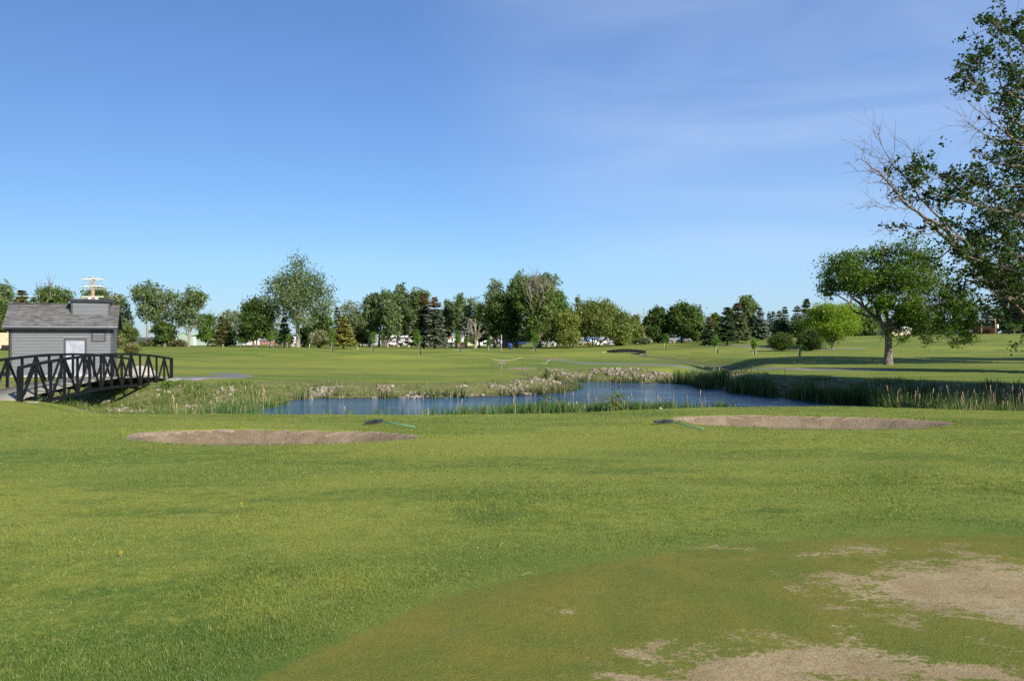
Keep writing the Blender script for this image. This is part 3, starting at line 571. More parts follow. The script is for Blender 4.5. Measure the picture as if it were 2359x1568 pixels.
def tree(kind, xd, xl, xr, top, d, label, name='deciduous_tree', lo=None, lobes=None, trunks=1, seed=None, n=None, extra=None, cz=None, wide=None, group=None, bare=0, trunk_top=.72, dens=1.0, tr=None, cat='tree'):
    """xd: where the trunk stands, xl..xr: the reach of the crown, top: its height, as angles seen from the tee; d metres away"""
    K = KINDS[kind]; r = np.random.default_rng(seed if seed is not None else int(xd * 7 + top))
    x0 = PX(xd, d); root = ground_root(name, x0, d, label, cat, group); zr = root.location.z
    Ht = PZ(top, d) - zr; R = 1.13 * (xr - xl) / 2 / F * d; off = PX((xl + xr) / 2, d) - x0
    lo = K['lo'] if lo is None else lo
    ls = K['ls'] * max(.55, min(1.35, d / 150)) * 1.12
    if lobes is None: lobes = [(a + off * min(1, (c / Ht) * 1.4), b, c, e, f_, h_) for a, b, c, e, f_, h_ in auto_lobes(r, R, lo * Ht, Ht, n=n or 10, top_off=r.uniform(-.3, .3))]
    nt_ = int(K['n'] * dens * 1.5); T = lobes_pts(r, lobes, nt_, K['shell']); T = T[T[:, 2] > .02 * Ht]
    g = TreeGeo(); sp = K['sp'] * R * .85 + .10
    for k in range(trunks):
        ax = (k - (trunks - 1) / 2) * .35 * (1 if trunks > 1 else 0); nn = 10
        t = np.linspace(0, 1, nn); spread = (k - (trunks - 1) / 2) * R * .45 if trunks > 1 else 0
        P = np.stack([ax + spread * t + off * .6 * t ** 1.5 + .02 * Ht * np.cumsum(r.normal(size=nn)) * .22 * (t > 0), .1 * r.normal() * np.ones(nn) + .015 * Ht * np.cumsum(r.normal(size=nn)) * .2, t * Ht * trunk_top], -1)
        r0 = (tr or (.0165 * Ht + .05)) / (trunks ** .4); R_ = r0 * ((1 - t) ** .85 * .9 + .1); R_[0] *= 1.35
        sub = T if trunks == 1 else T[np.abs(T[:, 0] - spread - off) < R * 1.1 / trunks + .4]
        if len(sub) > 8: grow(g, r, P, R_, sub, n_limb=9 if trunks == 1 else 6, n_mid=5, up=K['up'] * .5, twig_r=.018 * max(.7, d / 150), sides=(8, 5, 3, 3), twigs=d < 90)
    if bare:      # leafless pale top branches reaching above the crown
        e = T[np.argsort(-T[:, 2])[:bare * 6]][::6] * np.array([1, .3, 1]) + np.stack([r.normal(size=bare) * .15 * R, -r.uniform(.35, .75, bare) * R, r.uniform(.03, .10, bare) * Ht], -1)
        gb = TreeGeo()
        for q in e:
            a = np.array([q[0] * .5 + off * .5, q[1] * .8, q[2] * r.uniform(.45, .62)]); c = curve(a, q, r.normal(size=3) * .05, r, 7); gb.tube(c, np.linspace(.085, .025, 7), 4)
            for _ in range(13):
                k = r.integers(2, 6); gb.tube(curve(c[k], c[k] + (q - a) * r.uniform(.2, .4) + r.normal(size=3) * .16 * R, r.normal(size=3) * .05, r, 4), np.linspace(.035, .014, 4), 3)
        tag(gb.build('bare_branches', M['bark_dead'], root), 'leafless pale branches above the crown')
    g.build('trunk', M[K['bark']], root)
    leaf_mesh(r, 'crown', T, int(.72 * K['per'] / max(.5, min(1.2, d / 150))), sp, ls, K['c'], root, M['leaf'], col2=K['c2'], flat=.75, droop=K.get('droop', 0) * R * .12, mixamt=K['m'], cz=cz)
    return root
def spruce(xd, half, top, d, label, col=(.052, .072, .048), brown=0.0, lo=.10, name='spruce_tree', seed=None, levels=None, dens=1.0, hd=None, group=None, browncol=(.20, .125, .07)):
    r = np.random.default_rng(seed if seed is not None else int(xd * 3 + top)); x0 = PX(xd, d); root = ground_root(name, x0, d, label, 'tree', group)
    Ht = PZ(top, d) - root.location.z; R = half / F * d; nl = levels or max(13, int(Ht * 1.7)); g = TreeGeo()
    t = np.linspace(0, 1, 8); g.tube(np.stack([.02 * Ht * r.normal() * t, 0 * t, t * Ht * .97], -1), (.018 * Ht + .03) * (1 - t) ** .9 + .015, 7)
    cen = []; dirs = []; nl = int(nl * 2.0)
    for k in range(nl):
        f_ = (k + r.random()) / nl; z = Ht * (lo + (1 - lo) * f_); rad = 1.12 * R * ((1 - f_) ** .78) * r.uniform(.74, 1.16) + .15; nb = int(5 + 4 * (1 - f_))
        for b in range(nb):
            a = 2 * math.pi * (b + r.random() * .9) / nb + k * 2.4; L_ = rad * r.uniform(.70, 1.15) + .05; s = np.linspace(0, 1, 5); ph = r.uniform(-.06, .06)
            dz = (-.30 + ph) * L_ * s + .22 * L_ * s ** 2.4 + (.35 * L_ * s if f_ > .75 else 0)
            P = np.stack([math.cos(a) * L_ * s, math.sin(a) * L_ * s, z + dz], -1)
            if b % 3 == 0: g.tube(P, np.linspace(.035, .01, 5) * Ht / 14, 3)
            m = max(7, int(L_ * 15 * dens)); u = r.random(m) ** .62; w_ = (.12 + .30 * (1 - u)) * L_ * (u > .06) + .05
            q = np.stack([np.interp(u, s, P[:, i]) for i in range(3)], -1); side = np.array([-math.sin(a), math.cos(a), 0]); off = r.uniform(-1, 1, m) * w_ * 1.15
            q = q + side * off[:, None]; q[:, 2] -= np.abs(off) * .15 + r.random(m) * .10 * L_
            dd = np.array([math.cos(a), math.sin(a), -.16]) + side * np.sign(off)[:, None] * .55 + r.normal(size=(m, 3)) * .22; cen.append(q); dirs.append(dd)
    cen = np.concatenate(cen); dirs = np.concatenate(dirs); n = len(cen); dirs /= np.linalg.norm(dirs, axis=1, keepdims=True)
    nr = r.normal(size=(n, 3)) * .45 + np.array([0, 0, 1]); b_ = np.cross(nr, dirs); b_ /= np.linalg.norm(b_, axis=1, keepdims=True)
    s = (.085 * R + .20) * 1.35 * r.uniform(.7, 1.3, n)[:, None]
    up = np.cross(dirs, b_)
    V = np.stack([cen - dirs * s * .55, cen + b_ * s * .30 - up * s * .14, cen + dirs * s * .62, cen - b_ * s * .30 - up * s * .14], 1).reshape(-1, 3)
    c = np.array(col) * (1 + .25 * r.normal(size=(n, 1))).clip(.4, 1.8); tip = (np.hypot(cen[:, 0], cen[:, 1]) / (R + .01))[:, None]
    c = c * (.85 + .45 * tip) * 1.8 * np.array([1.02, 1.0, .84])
    if brown: m = sst(Ht * (1 - brown) - .06 * Ht, Ht * (1 - brown) + .10 * Ht, cen[:, 2] + r.normal(size=n) * .03 * Ht)[:, None] * .9; c = c * (1 - m) + np.array(browncol) * (1 + .3 * r.normal(size=(n, 1))).clip(.4, 1.8) * m
    c = np.concatenate([c.clip(.004, .8), np.ones((n, 1))], 1)
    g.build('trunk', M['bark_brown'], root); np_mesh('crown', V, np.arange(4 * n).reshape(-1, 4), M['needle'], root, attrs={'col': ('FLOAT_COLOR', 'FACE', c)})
    return root
def bush(name, xd, xl, xr, top, d, label, col, col2=None, n=130, per=40, ls=.14, flowers=None, group=None, lo=.0, cat='bush', stemmat='bark_brown'):
    r = np.random.default_rng(int(xd * 5 + top)); x0 = PX(xd, d); root = ground_root(name, x0, d, label, cat, group, dz=-.03)
    Ht = PZ(top, d) - root.location.z; R = (xr - xl) / 2 / F * d; off = PX((xl + xr) / 2, d) - x0
    lb = [(off, 0, Ht * .50, R * .72, R * .72, Ht * .46)] + [(off + R * .55 * math.cos(a), R * .55 * math.sin(a), Ht * r.uniform(.3, .68), R * .42, R * .42, Ht * r.uniform(.22, .30)) for a in np.linspace(0, 6.28, 7)[:-1] + r.random() ]
    T = lobes_pts(r, lb, n, .38); T = T[(T[:, 2] > Ht * max(.04, lo))]; g = TreeGeo()
    for e in T[fps(T, 14, 0)]: g.tube(curve(np.array([r.normal() * .08, r.normal() * .08, 0]), e, np.array([0, 0, .1]), r, 5), np.linspace(.035, .01, 5) * max(1, Ht / 3), 4)
    g.build('stems', M[stemmat], root)
    leaf_mesh(r, 'foliage', T, per, .13 * R + .05, ls, col, root, M['leaf'], col2=col2)
    if flowers is not None:
        Tf = T[(T[:, 2] > Ht * .3)]; Tf = Tf[r.random(len(Tf)) < .5]; leaf_mesh(r, 'blossom', Tf * np.array([1.06, 1.06, 1.04]), 16, .05 * R + .03, ls * .9, flowers, root, M['petal'], var=.12)
    return root
def sapling(xd, base, top, d, label, w=16, col=(.062, .115, .016), lean=0, guard=True, stakes=1, lo=.38, name='sapling', xtop=None, thin=1.0):
    r = np.random.default_rng(int(xd * 11)); x0 = PX(xd, d); root = ground_root(name, x0, d, label, 'young tree', dz=-.02)
    Ht = PZ(top, d) - root.location.z; R = w / 2 / F * d; lx = (PX(xtop, d) - x0) if xtop else 0
    g = TreeGeo(); t = np.linspace(0, 1, 8); g.tube(np.stack([lx * t ** 1.4, 0 * t, t * Ht * .95], -1), np.linspace(.035, .01, 8), 5)
    lb = [(lx * .75, 0, Ht * (lo + .99) / 2, R * .8, R * .8, Ht * (1 - lo) / 2)] + [(lx * z_ + R * .35 * r.normal(), R * .3 * r.normal(), Ht * z_, R * .5, R * .5, Ht * .1) for z_ in np.linspace(lo + .08, .88, 5)]
    T = lobes_pts(r, lb, int(55 * thin), .5)
    for e in T[::3]: z_ = max(.2 * Ht, e[2] - .25 * Ht * r.random() - .1); g.tube(curve(np.array([lx * (z_ / Ht) ** 1.4, 0, z_]), e, np.zeros(3), r, 3, 0), np.array([.012, .008, .005]), 3)
    g.build('trunk', M['bark_pale'], root)
    leaf_mesh(r, 'crown', T, 22, .10 * R + .07, .15, col, root, M['leaf'], col2=tuple(c * 1.35 for c in col))
    if guard:
        m = MB(); m.tube([(lx * .01, 0, -.02), (lx * .05, 0, .26 * Ht)], [.085, .08], 8); m.build('tree_guard', M['guard_black'], root)
    for k in range(stakes):
        m = MB(); m.bar((-.16 + .32 * k, .05, -.1), (-.15 + .3 * k, .05, .5 * Ht), .04, .04); m.build('stake', M['stake'], root)
    return root

# --- far left
tree('poplar', -15, -55, 27, 642, 150, 'grey-green poplar cut off by the left edge of the photo', lo=.2)
tree('olive', 30, -25, 48, 690, 122, 'olive ragged tree just right of the left-edge poplar', lo=.05, dens=.8)
spruce(50, 40, 668, 118, 'olive-brown conifer rising behind the left end of the shed roof', col=(.095, .095, .03), lo=.05)
spruce(78, 26, 684, 122, 'small olive conifer between the taller conifer and the round tree behind the shed', col=(.09, .09, .03), lo=.05)
tree('bright', 4, -30, 30, 728, 165, 'low fresh green tree above the cream trailer', lo=.02, dens=.6)
tree('olive', 118, 68, 170, 660, 120, 'broad round olive tree behind the shed roof with one bare limb', bare=2, lo=.1, dens=1.2)
tree('poplar', 222, 190, 262, 652, 150, 'poplar directly behind the utility poles', lo=.15)
tree('poplar', 272, 242, 305, 674, 152, 'lower poplar between the utility poles and the white-trunked trio', lo=.1)
tree('poplar', 342, 300, 371, 644, 150, 'tallest white-trunked poplar of the trio right of the shed', lo=.28, dens=.9)
tree('thin', 373, 350, 408, 650, 153, 'middle thin poplar of the trio right of the shed', lo=.28)
tree('poplar', 435, 398, 474, 655, 148, 'right poplar of the trio, pale trunk in front of the green metal building', lo=.28, dens=1.1)
tree('dense', 375, 352, 402, 742, 146, 'small dark tree low between the white poplar trunks', lo=.1, dens=.5)
tree('green', 478, 455, 496, 722, 158, 'fresh green tree beside the right poplar of the trio', lo=.1, dens=.6)
tree('olive', 292, 268, 314, 751, 140, 'low round olive tree showing right of the shed wall', lo=.05, dens=.5)
# --- left middle
tree('thin', 530, 494, 566, 711, 190, 'pale grey poplar behind the two small spruces', lo=.15)
spruce(510, 19, 728, 152, 'left one of two small olive spruces left of the dark twin-trunk tree', col=(.075, .082, .032), lo=.12)
spruce(522, 19, 735, 156, 'right one of two small olive spruces left of the dark twin-trunk tree', col=(.07, .085, .03), lo=.12)
tree('dense', 588, 552, 628, 684, 150, 'dark green oval tree on two diverging trunks', trunks=2, lo=.13, dens=1.25)
tree('thin', 624, 604, 650, 705, 175, 'pale thin poplar squeezed between the dark oval tree and the big cottonwood', lo=.1, dens=.6)
r13 = 150 / F
L13 = [(q[0] * r13, q[1] * r13, q[2] * r13, q[3] * r13, q[3] * r13, q[4] * r13) for q in ((0, 0, 195, 20, 24), (-4, 8, 165, 44, 30), (30, -8, 150, 38, 28), (-38, 0, 150, 34, 26), (0, 30, 120, 56, 34), (0, -30, 120, 50, 34), (-52, 5, 132, 28, 14), (-68, 0, 108, 24, 12), (52, 8, 130, 24, 22), (60, 0, 100, 26, 24), (38, 25, 80, 40, 24), (-48, -10, 96, 34, 20), (-30, 30, 82, 34, 20), (0, 0, 72, 26, 34), (20, -14, 56, 28, 18), (74, 0, 132, 10, 14), (-80, 4, 118, 12, 8))]
tree('poplar', 686, 590, 766, 584, 150, 'tallest free-standing cottonwood with a broad airy crown and pale trunk', name='cottonwood_tree', lobes=L13, dens=2.3, trunk_top=.85, tr=.40)
spruce(655, 18, 730, 152, 'dark small conifer just left of the big cottonwood trunk', col=(.03, .055, .022), lo=.2)
tree('green', 733, 712, 764, 722, 156, 'mid-green tree behind the pink flowering lilac', lo=.05, dens=.7)
tree('dense', 710, 694, 728, 748, 158, 'low olive-dark tree between the big cottonwood and the lilac', lo=.05, dens=.4)
spruce(791.5, 25, 730, 136, 'olive spruce with a pale bare trunk left of the poplar row', col=(.105, .105, .028), lo=.18, dens=1.3)
spruce(777, 18, 706, 172, 'dark conifer half hidden at the left end of the poplar row', col=(.03, .05, .025))
# --- poplar row
tree('thin', 810, 772, 836, 692, 172, 'pale grey poplar at the left end of the row', lo=.12, dens=1.1)
tree('olive', 827, 800, 850, 716, 178, 'short dull tree low in front of the left end of the poplar row', lo=.1, dens=.6)
tree('poplar', 851, 832, 878, 671, 172, 'second poplar from the left in the row', lo=.12)
tree('poplar', 874, 862, 912, 664, 170, 'third poplar in the row, behind the leaning sapling', lo=.14, dens=1.2)
tree('poplar', 893, 880, 925, 690, 166, 'leafy poplar with a low clump over the parking area', lo=.12)
tree('poplar', 917, 898, 952, 648, 172, 'tallest poplar of the row, left of the brown-topped spruces', lo=.16, dens=1.2)
tree('poplar', 941, 930, 992, 655, 170, 'wide poplar behind the left brown-topped spruce', lo=.14, dens=1.2)
tree('dense', 836, 815, 860, 748, 180, 'dark low tree under the left half of the row', lo=.15, dens=.5)
spruce(976, 29, 674, 150, 'tall dark olive spruce with a rust-brown top', col=(.058, .066, .022), brown=.22, dens=1.3)
spruce(1001, 31, 683, 147, 'blue-green spruce with a rust-brown top and a bare lower trunk', col=(.072, .090, .070), brown=.24, lo=.14, dens=1.3)
tree('poplar', 1028, 1012, 1046, 684, 168, 'slim poplar right behind the blue-green spruce', lo=.15, dens=.7)
tree('poplar', 1050, 1034, 1082, 674, 165, 'poplar behind the leaning pair of saplings', lo=.2, dens=1.1)
tree('thin', 1074, 1066, 1116, 682, 168, 'thin poplar behind the leafless tree', lo=.2, dens=.9)
tree('dense', 1104, 1090, 1130, 700, 160, 'dark green tree at the left flank of the big dark mass', lo=.14, dens=.6)
# --- central mass
tree('thin', 1140, 1113, 1162, 634, 160, 'airy poplar leaning out left above the big dark mass', lo=.3)
tree('dense', 1163, 1120, 1196, 672, 150, 'big dark shaded tree left of the central cluster', name='deciduous_tree', lo=.11, dens=1.5, tr=.5)
tree('poplar', 1190, 1168, 1226, 620, 158, 'high poplar behind the dark tree, its top above the cluster', lo=.3, dens=1.1)
tree('olive', 1240, 1182, 1278, 632, 146, 'central olive poplar tangled with pale leafless branches', bare=15, lo=.1, dens=1.4, tr=.5)
tree('poplar', 1262, 1226, 1290, 622, 160, 'poplar top rising behind the leafless branches of the cluster', lo=.35, dens=1.0)
tree('green', 1284, 1246, 1320, 664, 152, 'green rounded tree on the right flank of the central cluster', lo=.08, dens=1.3)
tree('thin', 1330, 1322, 1340, 677, 175, 'slim poplar tip between the cluster and the willow', lo=.3, dens=.4)
tree('weep', 1306, 1278, 1342, 711, 138, 'weeping yellow-olive willow with trailing strands', name='willow_tree', lo=.10, dens=1.2)
r2 = 140 / F
LW = [(q[0] * r2, q[1] * r2, q[2] * r2, q[3] * r2, q[3] * r2, q[4] * r2) for q in ((10, 0, 74, 40, 36), (-16, 0, 78, 24, 30), (26, 10, 82, 26, 26), (56, 0, 64, 26, 30), (64, -6, 38, 18, 26), (-26, 0, 46, 12, 22), (6, -20, 55, 34, 26), (40, -14, 40, 22, 16), (36, 25, 70, 30, 30))]
tree('willow', 1368, 1337, 1447, 694, 140, 'broad domed willow on several spreading dark trunks', name='willow_tree', lobes=LW, trunks=4, dens=1.5, trunk_top=.55)
tree('willow', 1431, 1414, 1450, 744, 147, 'low willow scrub hanging to the ground by the far footbridge', name='willow_tree', lo=.0, dens=.8)
tree('willow', 1455, 1436, 1480, 726, 154, 'olive tree right of the domed willow in front of the white garage', lo=.05, dens=.8)
# --- right middle
for k, (xx, tt) in enumerate(((1470, 712), (1484, 706), (1499, 701))):
    r = np.random.default_rng(50 + k); rt = ground_root('leafless_tree', PX(xx, 185), 185, ('leafless pale treetop farthest left behind the willow', 'middle leafless treetop behind the willow', 'leafless treetop nearest the birch behind the willow')[k], 'bare tree', 'bare treetops behind the willow'); hh = PZ(tt, 185) - rt.location.z; g = TreeGeo()
    T = lobes_pts(r, [(0, 0, hh * .72, .9, .9, hh * .28)], 46, .6); t = np.linspace(0, 1, 8); grow(g, r, np.stack([0 * t, 0 * t, t * hh * .85], -1), np.linspace(.16, .03, 8), T, 7, 4, .3, .1, .022, twigs=False); g.build('trunk', M['bark_dead'], rt)
tree('dense', 1516, 1484, 1546, 707, 158, 'dark birch-like tree with one forked pale limb', lo=.08, dens=1.2)
tree('dense', 1571, 1544, 1608, 692, 155, 'taller dark tree right of the forked pale limb', lo=.06, dens=1.4)
tree('bright', 1600, 1580, 1622, 716, 162, 'bright green tree glowing between the dark trees', lo=.1, dens=.7)
spruce(1612, 12, 702, 190, 'rust-tipped narrow conifer behind the bright green tree', col=(.06, .07, .03), brown=.3)
tree('olive', 1606, 1590, 1632, 742, 150, 'low brownish-olive tree above the white fence', lo=.1, dens=.5)
tree('olive', 1652, 1634, 1668, 722, 180, 'distant olive tree between the two dark spruces', lo=.05, dens=.5)
spruce(1633, 17, 729, 126, 'dark spruce with a brown tip, nearest the sapling row', col=(.034, .052, .028), brown=.28, lo=.12)
spruce(1675, 24, 706, 130, 'very dark spruce with a crooked top on the slope', col=(.028, .045, .022), lo=.14, dens=1.2)
spruce(1699, 30, 696, 138, 'broad grey-olive spruce in the middle of the slope group', col=(.068, .080, .042), brown=.14, lo=.12, dens=1.3)
tree('poplar', 1716, 1702, 1744, 677, 152, 'tall poplar rising out of the spruce group', lo=.25, dens=1.0)
tree('poplar', 1682, 1674, 1694, 708, 170, 'small poplar tip behind the crooked dark spruce', lo=.3, dens=.4)
spruce(1736, 16, 760, 150, 'low dark spruce under the tall poplar', col=(.035, .05, .025))
spruce(1751, 20, 710, 150, 'neat blue spruce standing on the slope left of the grey garage', col=(.068, .092, .075), brown=.1, lo=.12, dens=1.3)
spruce(1772, 10, 718, 190, 'slender dark conifer, left of a pair behind the garage', col=(.03, .045, .03))
spruce(1781, 10, 716, 194, 'slender dark conifer, right of a pair behind the garage', col=(.03, .045, .03))
spruce(1795, 17, 716, 178, 'olive conifer behind the left dark bush', col=(.065, .08, .028), brown=.12)
spruce(1808, 18, 706, 172, 'pointed green conifer above the left dark bush', col=(.05, .075, .032))
spruce(1837, 20, 704, 168, 'blue-grey spruce between the two dark bushes', col=(.082, .102, .082), dens=1.2)
spruce(1858, 25, 688, 172, 'tallest dark conifer behind the lime green maple', col=(.038, .055, .028))
tree('dense', 1850, 1825, 1870, 735, 165, 'dark tree filling the gap behind the right bush', lo=.0, dens=.5)
spruce(1875, 22, 708, 190, 'dark conifer hidden behind the lime green maple', col=(.03, .05, .025))
tree('maple', 1916.5, 1864, 1980, 700, 108, 'lime green round maple on the slope', name='maple_tree', lo=.17, dens=1.2)
tree('poplar', 1960, 1930, 1990, 690, 205, 'grey-green poplar behind the lime green maple', lo=.1)
tree('poplar', 1998, 1975, 2030, 702, 200, 'grey poplar low behind the left side of the elm', lo=.1)
tree('dense', 1990, 1965, 2020, 735, 195, 'dark tree behind the left side of the elm trunk', lo=.0, dens=.6)
spruce(2085, 22, 712, 205, 'dark spruce glimpsed through the elm, left of three', col=(.04, .06, .04))
tree('thin', 2120, 2090, 2150, 705, 205, 'grey thin tree glimpsed through the middle of the elm', lo=.05)
spruce(2165, 24, 716, 205, 'dark spruce glimpsed through the elm, middle of three', col=(.045, .065, .045))
spruce(2205, 24, 722, 210, 'dark spruce glimpsed through the elm, right of three', col=(.045, .065, .045))
spruce(2243, 20, 706, 205, 'blue-grey spruce left of the wooden poles', col=(.065, .085, .07))
spruce(2275, 26, 700, 200, 'broad blue-grey spruce between the wooden poles', col=(.065, .085, .068), dens=1.2)
spruce(2312, 28, 676, 190, 'large spruce behind the blue house', col=(.05, .065, .05), dens=1.2)
spruce(2352, 32, 650, 180, 'dark tall spruce at the right edge behind the overhanging branches', col=(.032, .045, .03))
# small trees under / right of the elm
sapling(2185, 788, 757, 120, 'little dark-trunked tree seen under the right side of the elm', w=34, col=(.05, .085, .015), guard=False, stakes=0, lo=.3)
sapling(2339, 782, 742, 128, 'small staked tree near the right edge under the overhanging branches', w=34, col=(.04, .07, .015), guard=False, stakes=1, lo=.3)
# --- elm
re_ = 62 / F; E = lambda x, z, rx, rz, y=0: ((x - 2046) * re_, y, (842 - z) * re_, rx * re_, rx * re_ * .9, rz * re_)
LE = [E(1935, 612, 46, 34), E(1910, 665, 30, 22), E(1985, 600, 40, 30, 1), E(2030, 585, 40, 28), E(2085, 588, 46, 32, -1), E(2130, 605, 42, 34), E(2000, 650, 60, 40, 1.2), E(2060, 640, 60, 40, -1.6), E(2060, 640, 60, 46, 1.8), E(2120, 660, 58, 44), E(2170, 650, 44, 46, 1), E(2195, 690, 44, 44, -.5), E(2150, 715, 54, 40, 1), E(2215, 715, 34, 34),
      E(2180, 752, 40, 24), E(2225, 772, 28, 18), E(2240, 740, 24, 26), E(2030, 705, 40, 26, -1), E(1950, 640, 52, 28, -1.5), E(2072, 740, 30, 24), E(2130, 765, 30, 16), E(2140, 782, 16, 12), E(2205, 790, 20, 8), E(1905, 640, 22, 16), E(2052, 760, 18, 20), E(2092, 775, 12, 10), E(2035, 770, 12, 22, -.8), E(2060, 785, 10, 14, -.9), E(2075, 705, 40, 34, -2), E(2010, 690, 30, 26, -1.5), E(2100, 720, 44, 30, -1.5), E(2170, 700, 44, 34, -2)]
KINDS['elm'] = dict(c=(.047, .086, .011), c2=(.075, .120, .016), m=.4, ls=.22, per=40, n=900, sp=.055, bark='bark_elm', shell=.5, lo=.2, up=.25)
def elm():
    r = np.random.default_rng(12); x0 = PX(2046, 62); root = ground_root('elm_tree', x0, 62, 'large spreading elm standing alone with a mottled thick trunk', 'tree')
    T = lobes_pts(r, LE, 1250, .5); g = TreeGeo(); P = np.array([(0, 0, 0), (.02, 0, .8), (.05, 0, 1.6), (.0, 0, 2.4), (.02, .05, 3.0), (.15, .1, 3.6)]); R_ = np.array([.38, .30, .265, .26, .26, .19])
    g.tube(np.concatenate([np.array([(0, 0, -.2)]), P]), np.concatenate([[.50], R_]), 12)
    A = np.array([.0, 0, 2.7])
    forks = [(np.array([-2.9, .2, 5.6]), .19, T[:, 0] < -1.2), (np.array([-.8, -.3, 6.8]), .14, (T[:, 0] >= -1.2) & (T[:, 0] < .7)), (np.array([2.2, .4, 6.3]), .15, (T[:, 0] >= .7) & (T[:, 0] < 3.4)), (np.array([4.6, -.2, 5.0]), .17, T[:, 0] >= 3.4)]
    for e, r0, msk in forks:
        c = curve(A, e, np.array([0, 0, .03]), r, 9, .015); grow(g, r, c, np.linspace(r0, .07, 9), T[msk], 8, 5, .25, .10, .010, sides=(8, 5, 4, 3))
    g.build('trunk', M['bark_elm'], root)
    # twiggy, thinly leaved right side
    dens = np.where((T[:, 0] > 1.4) & (T[:, 2] > 2.4) & (r.random(len(T)) < .26), 0, 1).astype(bool)
    leaf_mesh(r, 'crown', T[dens], 40, .27, .175, KINDS['elm']['c'], root, M['leaf'], col2=KINDS['elm']['c2'], mixamt=.4)
    gb = TreeGeo()
    for q in T[~dens]:
        for _ in range(3): gb.tube(curve(q, q + r.normal(size=3) * .45, r.normal(size=3) * .08, r, 4), np.linspace(.009, .004, 4), 3)
    tag(gb.build('bare_twigs', M['bark_dead'], root), 'leafless grey twigs in the right half of the crown')
elm()

# --- leafless tree in front of the poplar row
def bare_tree():
    d = 150; r = np.random.default_rng(77); root = ground_root('leafless_tree', PX(1091, d), d, 'leafless whitish tree with a green tuft round its foot', 'bare tree'); hh = PZ(722, d) - root.location.z; g = TreeGeo()
    T = lobes_pts(r, [(-1.2, 0, hh * .62, 2.0, 1.6, hh * .36), (1.3, 0, hh * .60, 1.8, 1.4, hh * .34), (0, 0, hh * .5, 2.8, 2.0, hh * .25)], 150, .5); t = np.linspace(0, 1, 8)
    for dx in (-.9, 0, .9):
        grow(g, r, np.stack([.3 + dx * t * 1.2, 0 * t, t * hh * .85], -1), np.linspace(.24, .04, 8) * (1.5 if dx == 0 else .8), T[np.abs(T[:, 0] - dx * 1.6) < 1.3], 9, 5, .15, .1, .026, twigs=True)
    g.build('trunk', M['bark_dead'], root)
    leaf_mesh(r, 'basal_shoots', lobes_pts(r, [(-.2, 0, 1.9, 1.0, .9, 1.5)], 45, .5), 26, .22, .22, (.07, .10, .02), root, M['leaf'])
bare_tree()
bush('shrub', 1306, 1293, 1320, 797, 135, 'low green shrub at the foot of the weeping willow', (.075, .105, .02), n=40, per=30)
# --- bushes and lilacs
bush('lilac_bush', 304, 285, 324, 786, 88, 'small rounded lilac bush behind the far end of the footbridge', (.075, .095, .018), (.12, .12, .03), ls=.10, flowers=(.42, .26, .28), n=110)
bush('lilac_bush', 735, 711, 759, 757, 142, 'tall lilac covered in pale pink blossom', (.085, .095, .025), (.13, .13, .05), flowers=(.62, .47, .47), n=170)
bush('flowering_bush', 275, 262, 288, 768, 125, 'bush with cream blossom against the right wall of the shed', (.10, .11, .035), flowers=(.5, .42, .28), n=80)
for xx, ww, tt, lab in ((356, 11, 783, 'small reddish bush left of the middle poplar trunk'), (397, 14, 782, 'brownish round bush beside the dark boulder'), (416, 15, 780, 'green round bush left of the pale poplar trunk'), (331, 12, 785, 'low brown bush left of the tallest poplar trunk of the trio')):
    bush('bush', xx, xx - ww, xx + ww, tt, 146, lab, (.10, .085, .045), (.08, .10, .03), n=60, per=30, ls=.2)
bush('bush', 1799, 1771, 1827, 764, 104, 'left one of two large dark rounded bushes', (.036, .055, .012), (.075, .095, .025), n=280, per=60, ls=.15)
bush('bush', 1866, 1842, 1892, 757, 103, 'right one of two large dark rounded bushes, under the maple', (.028, .045, .010), (.05, .07, .016), n=300, per=60, ls=.15)
bush('bush', 1486, 1470, 1502, 776, 150, 'grey-green bush in front of the white gabled house', (.07, .09, .04), n=60, per=30, ls=.2)
bush('bush', 1355, 1340, 1375, 791, 165, 'yellowish low bush beside the parked silver car', (.17, .15, .02), n=40, per=26, ls=.2)
bush('hedge', 2266, 2240, 2294, 752, 175, 'brown leafless hedge behind the white flat roof', (.085, .05, .035), n=120, per=36, ls=.25, cat='hedge')
# --- saplings
sapling(859, 807, 764, 122, 'guarded sapling with a round green crown in front of the poplar row', w=17, lean=0)
sapling(968.6, 818, 757, 104, 'crooked guarded sapling leaning left beside the brown-topped spruces', w=19, xtop=958, lo=.33)
sapling(1060.5, 817.5, 757, 104, 'leaning guarded sapling left of the leafless tree', w=21, xtop=1051, lo=.3)
sapling(766.3, 805.6, 757, 122, 'guarded sapling right beside the pink lilac', w=17, lo=.28)
sapling(1127.5, 804, 776, 128, 'thin unguarded sapling in front of the dark mass', w=9, guard=False)
sapling(1073, 801, 778, 150, 'small round sapling left of the leafless tree, far back', w=10, guard=True, stakes=0)
sapling(994, 801, 770, 150, 'wispy sapling under the brown screen fence', w=8, guard=False, stakes=0, thin=.5)
sapling(1232.8, 808, 764, 122, 'leafy guarded sapling against the central trunk', w=19, lo=.25)
sapling(1533.6, 808, 768, 120, 'dark leafy sapling by the far path', w=17, col=(.05, .10, .015))
sapling(1653, 818, 773, 100, 'fresh green sapling leaning left on the open slope', w=18, xtop=1649)
sapling(1738.6, 822, 778, 92, 'spindly sapling with two pale stakes in the middle of the slope', w=15, stakes=2, thin=.8, col=(.07, .12, .018))
sapling(1842.5, 832, 766, 78, 'tall dark sapling with pale stakes before the right bush', w=30, stakes=2, col=(.035, .062, .012), lo=.3)
sapling(620, 799.5, 762, 138, 'pale-guarded sapling right of the dark oval tree', w=15)
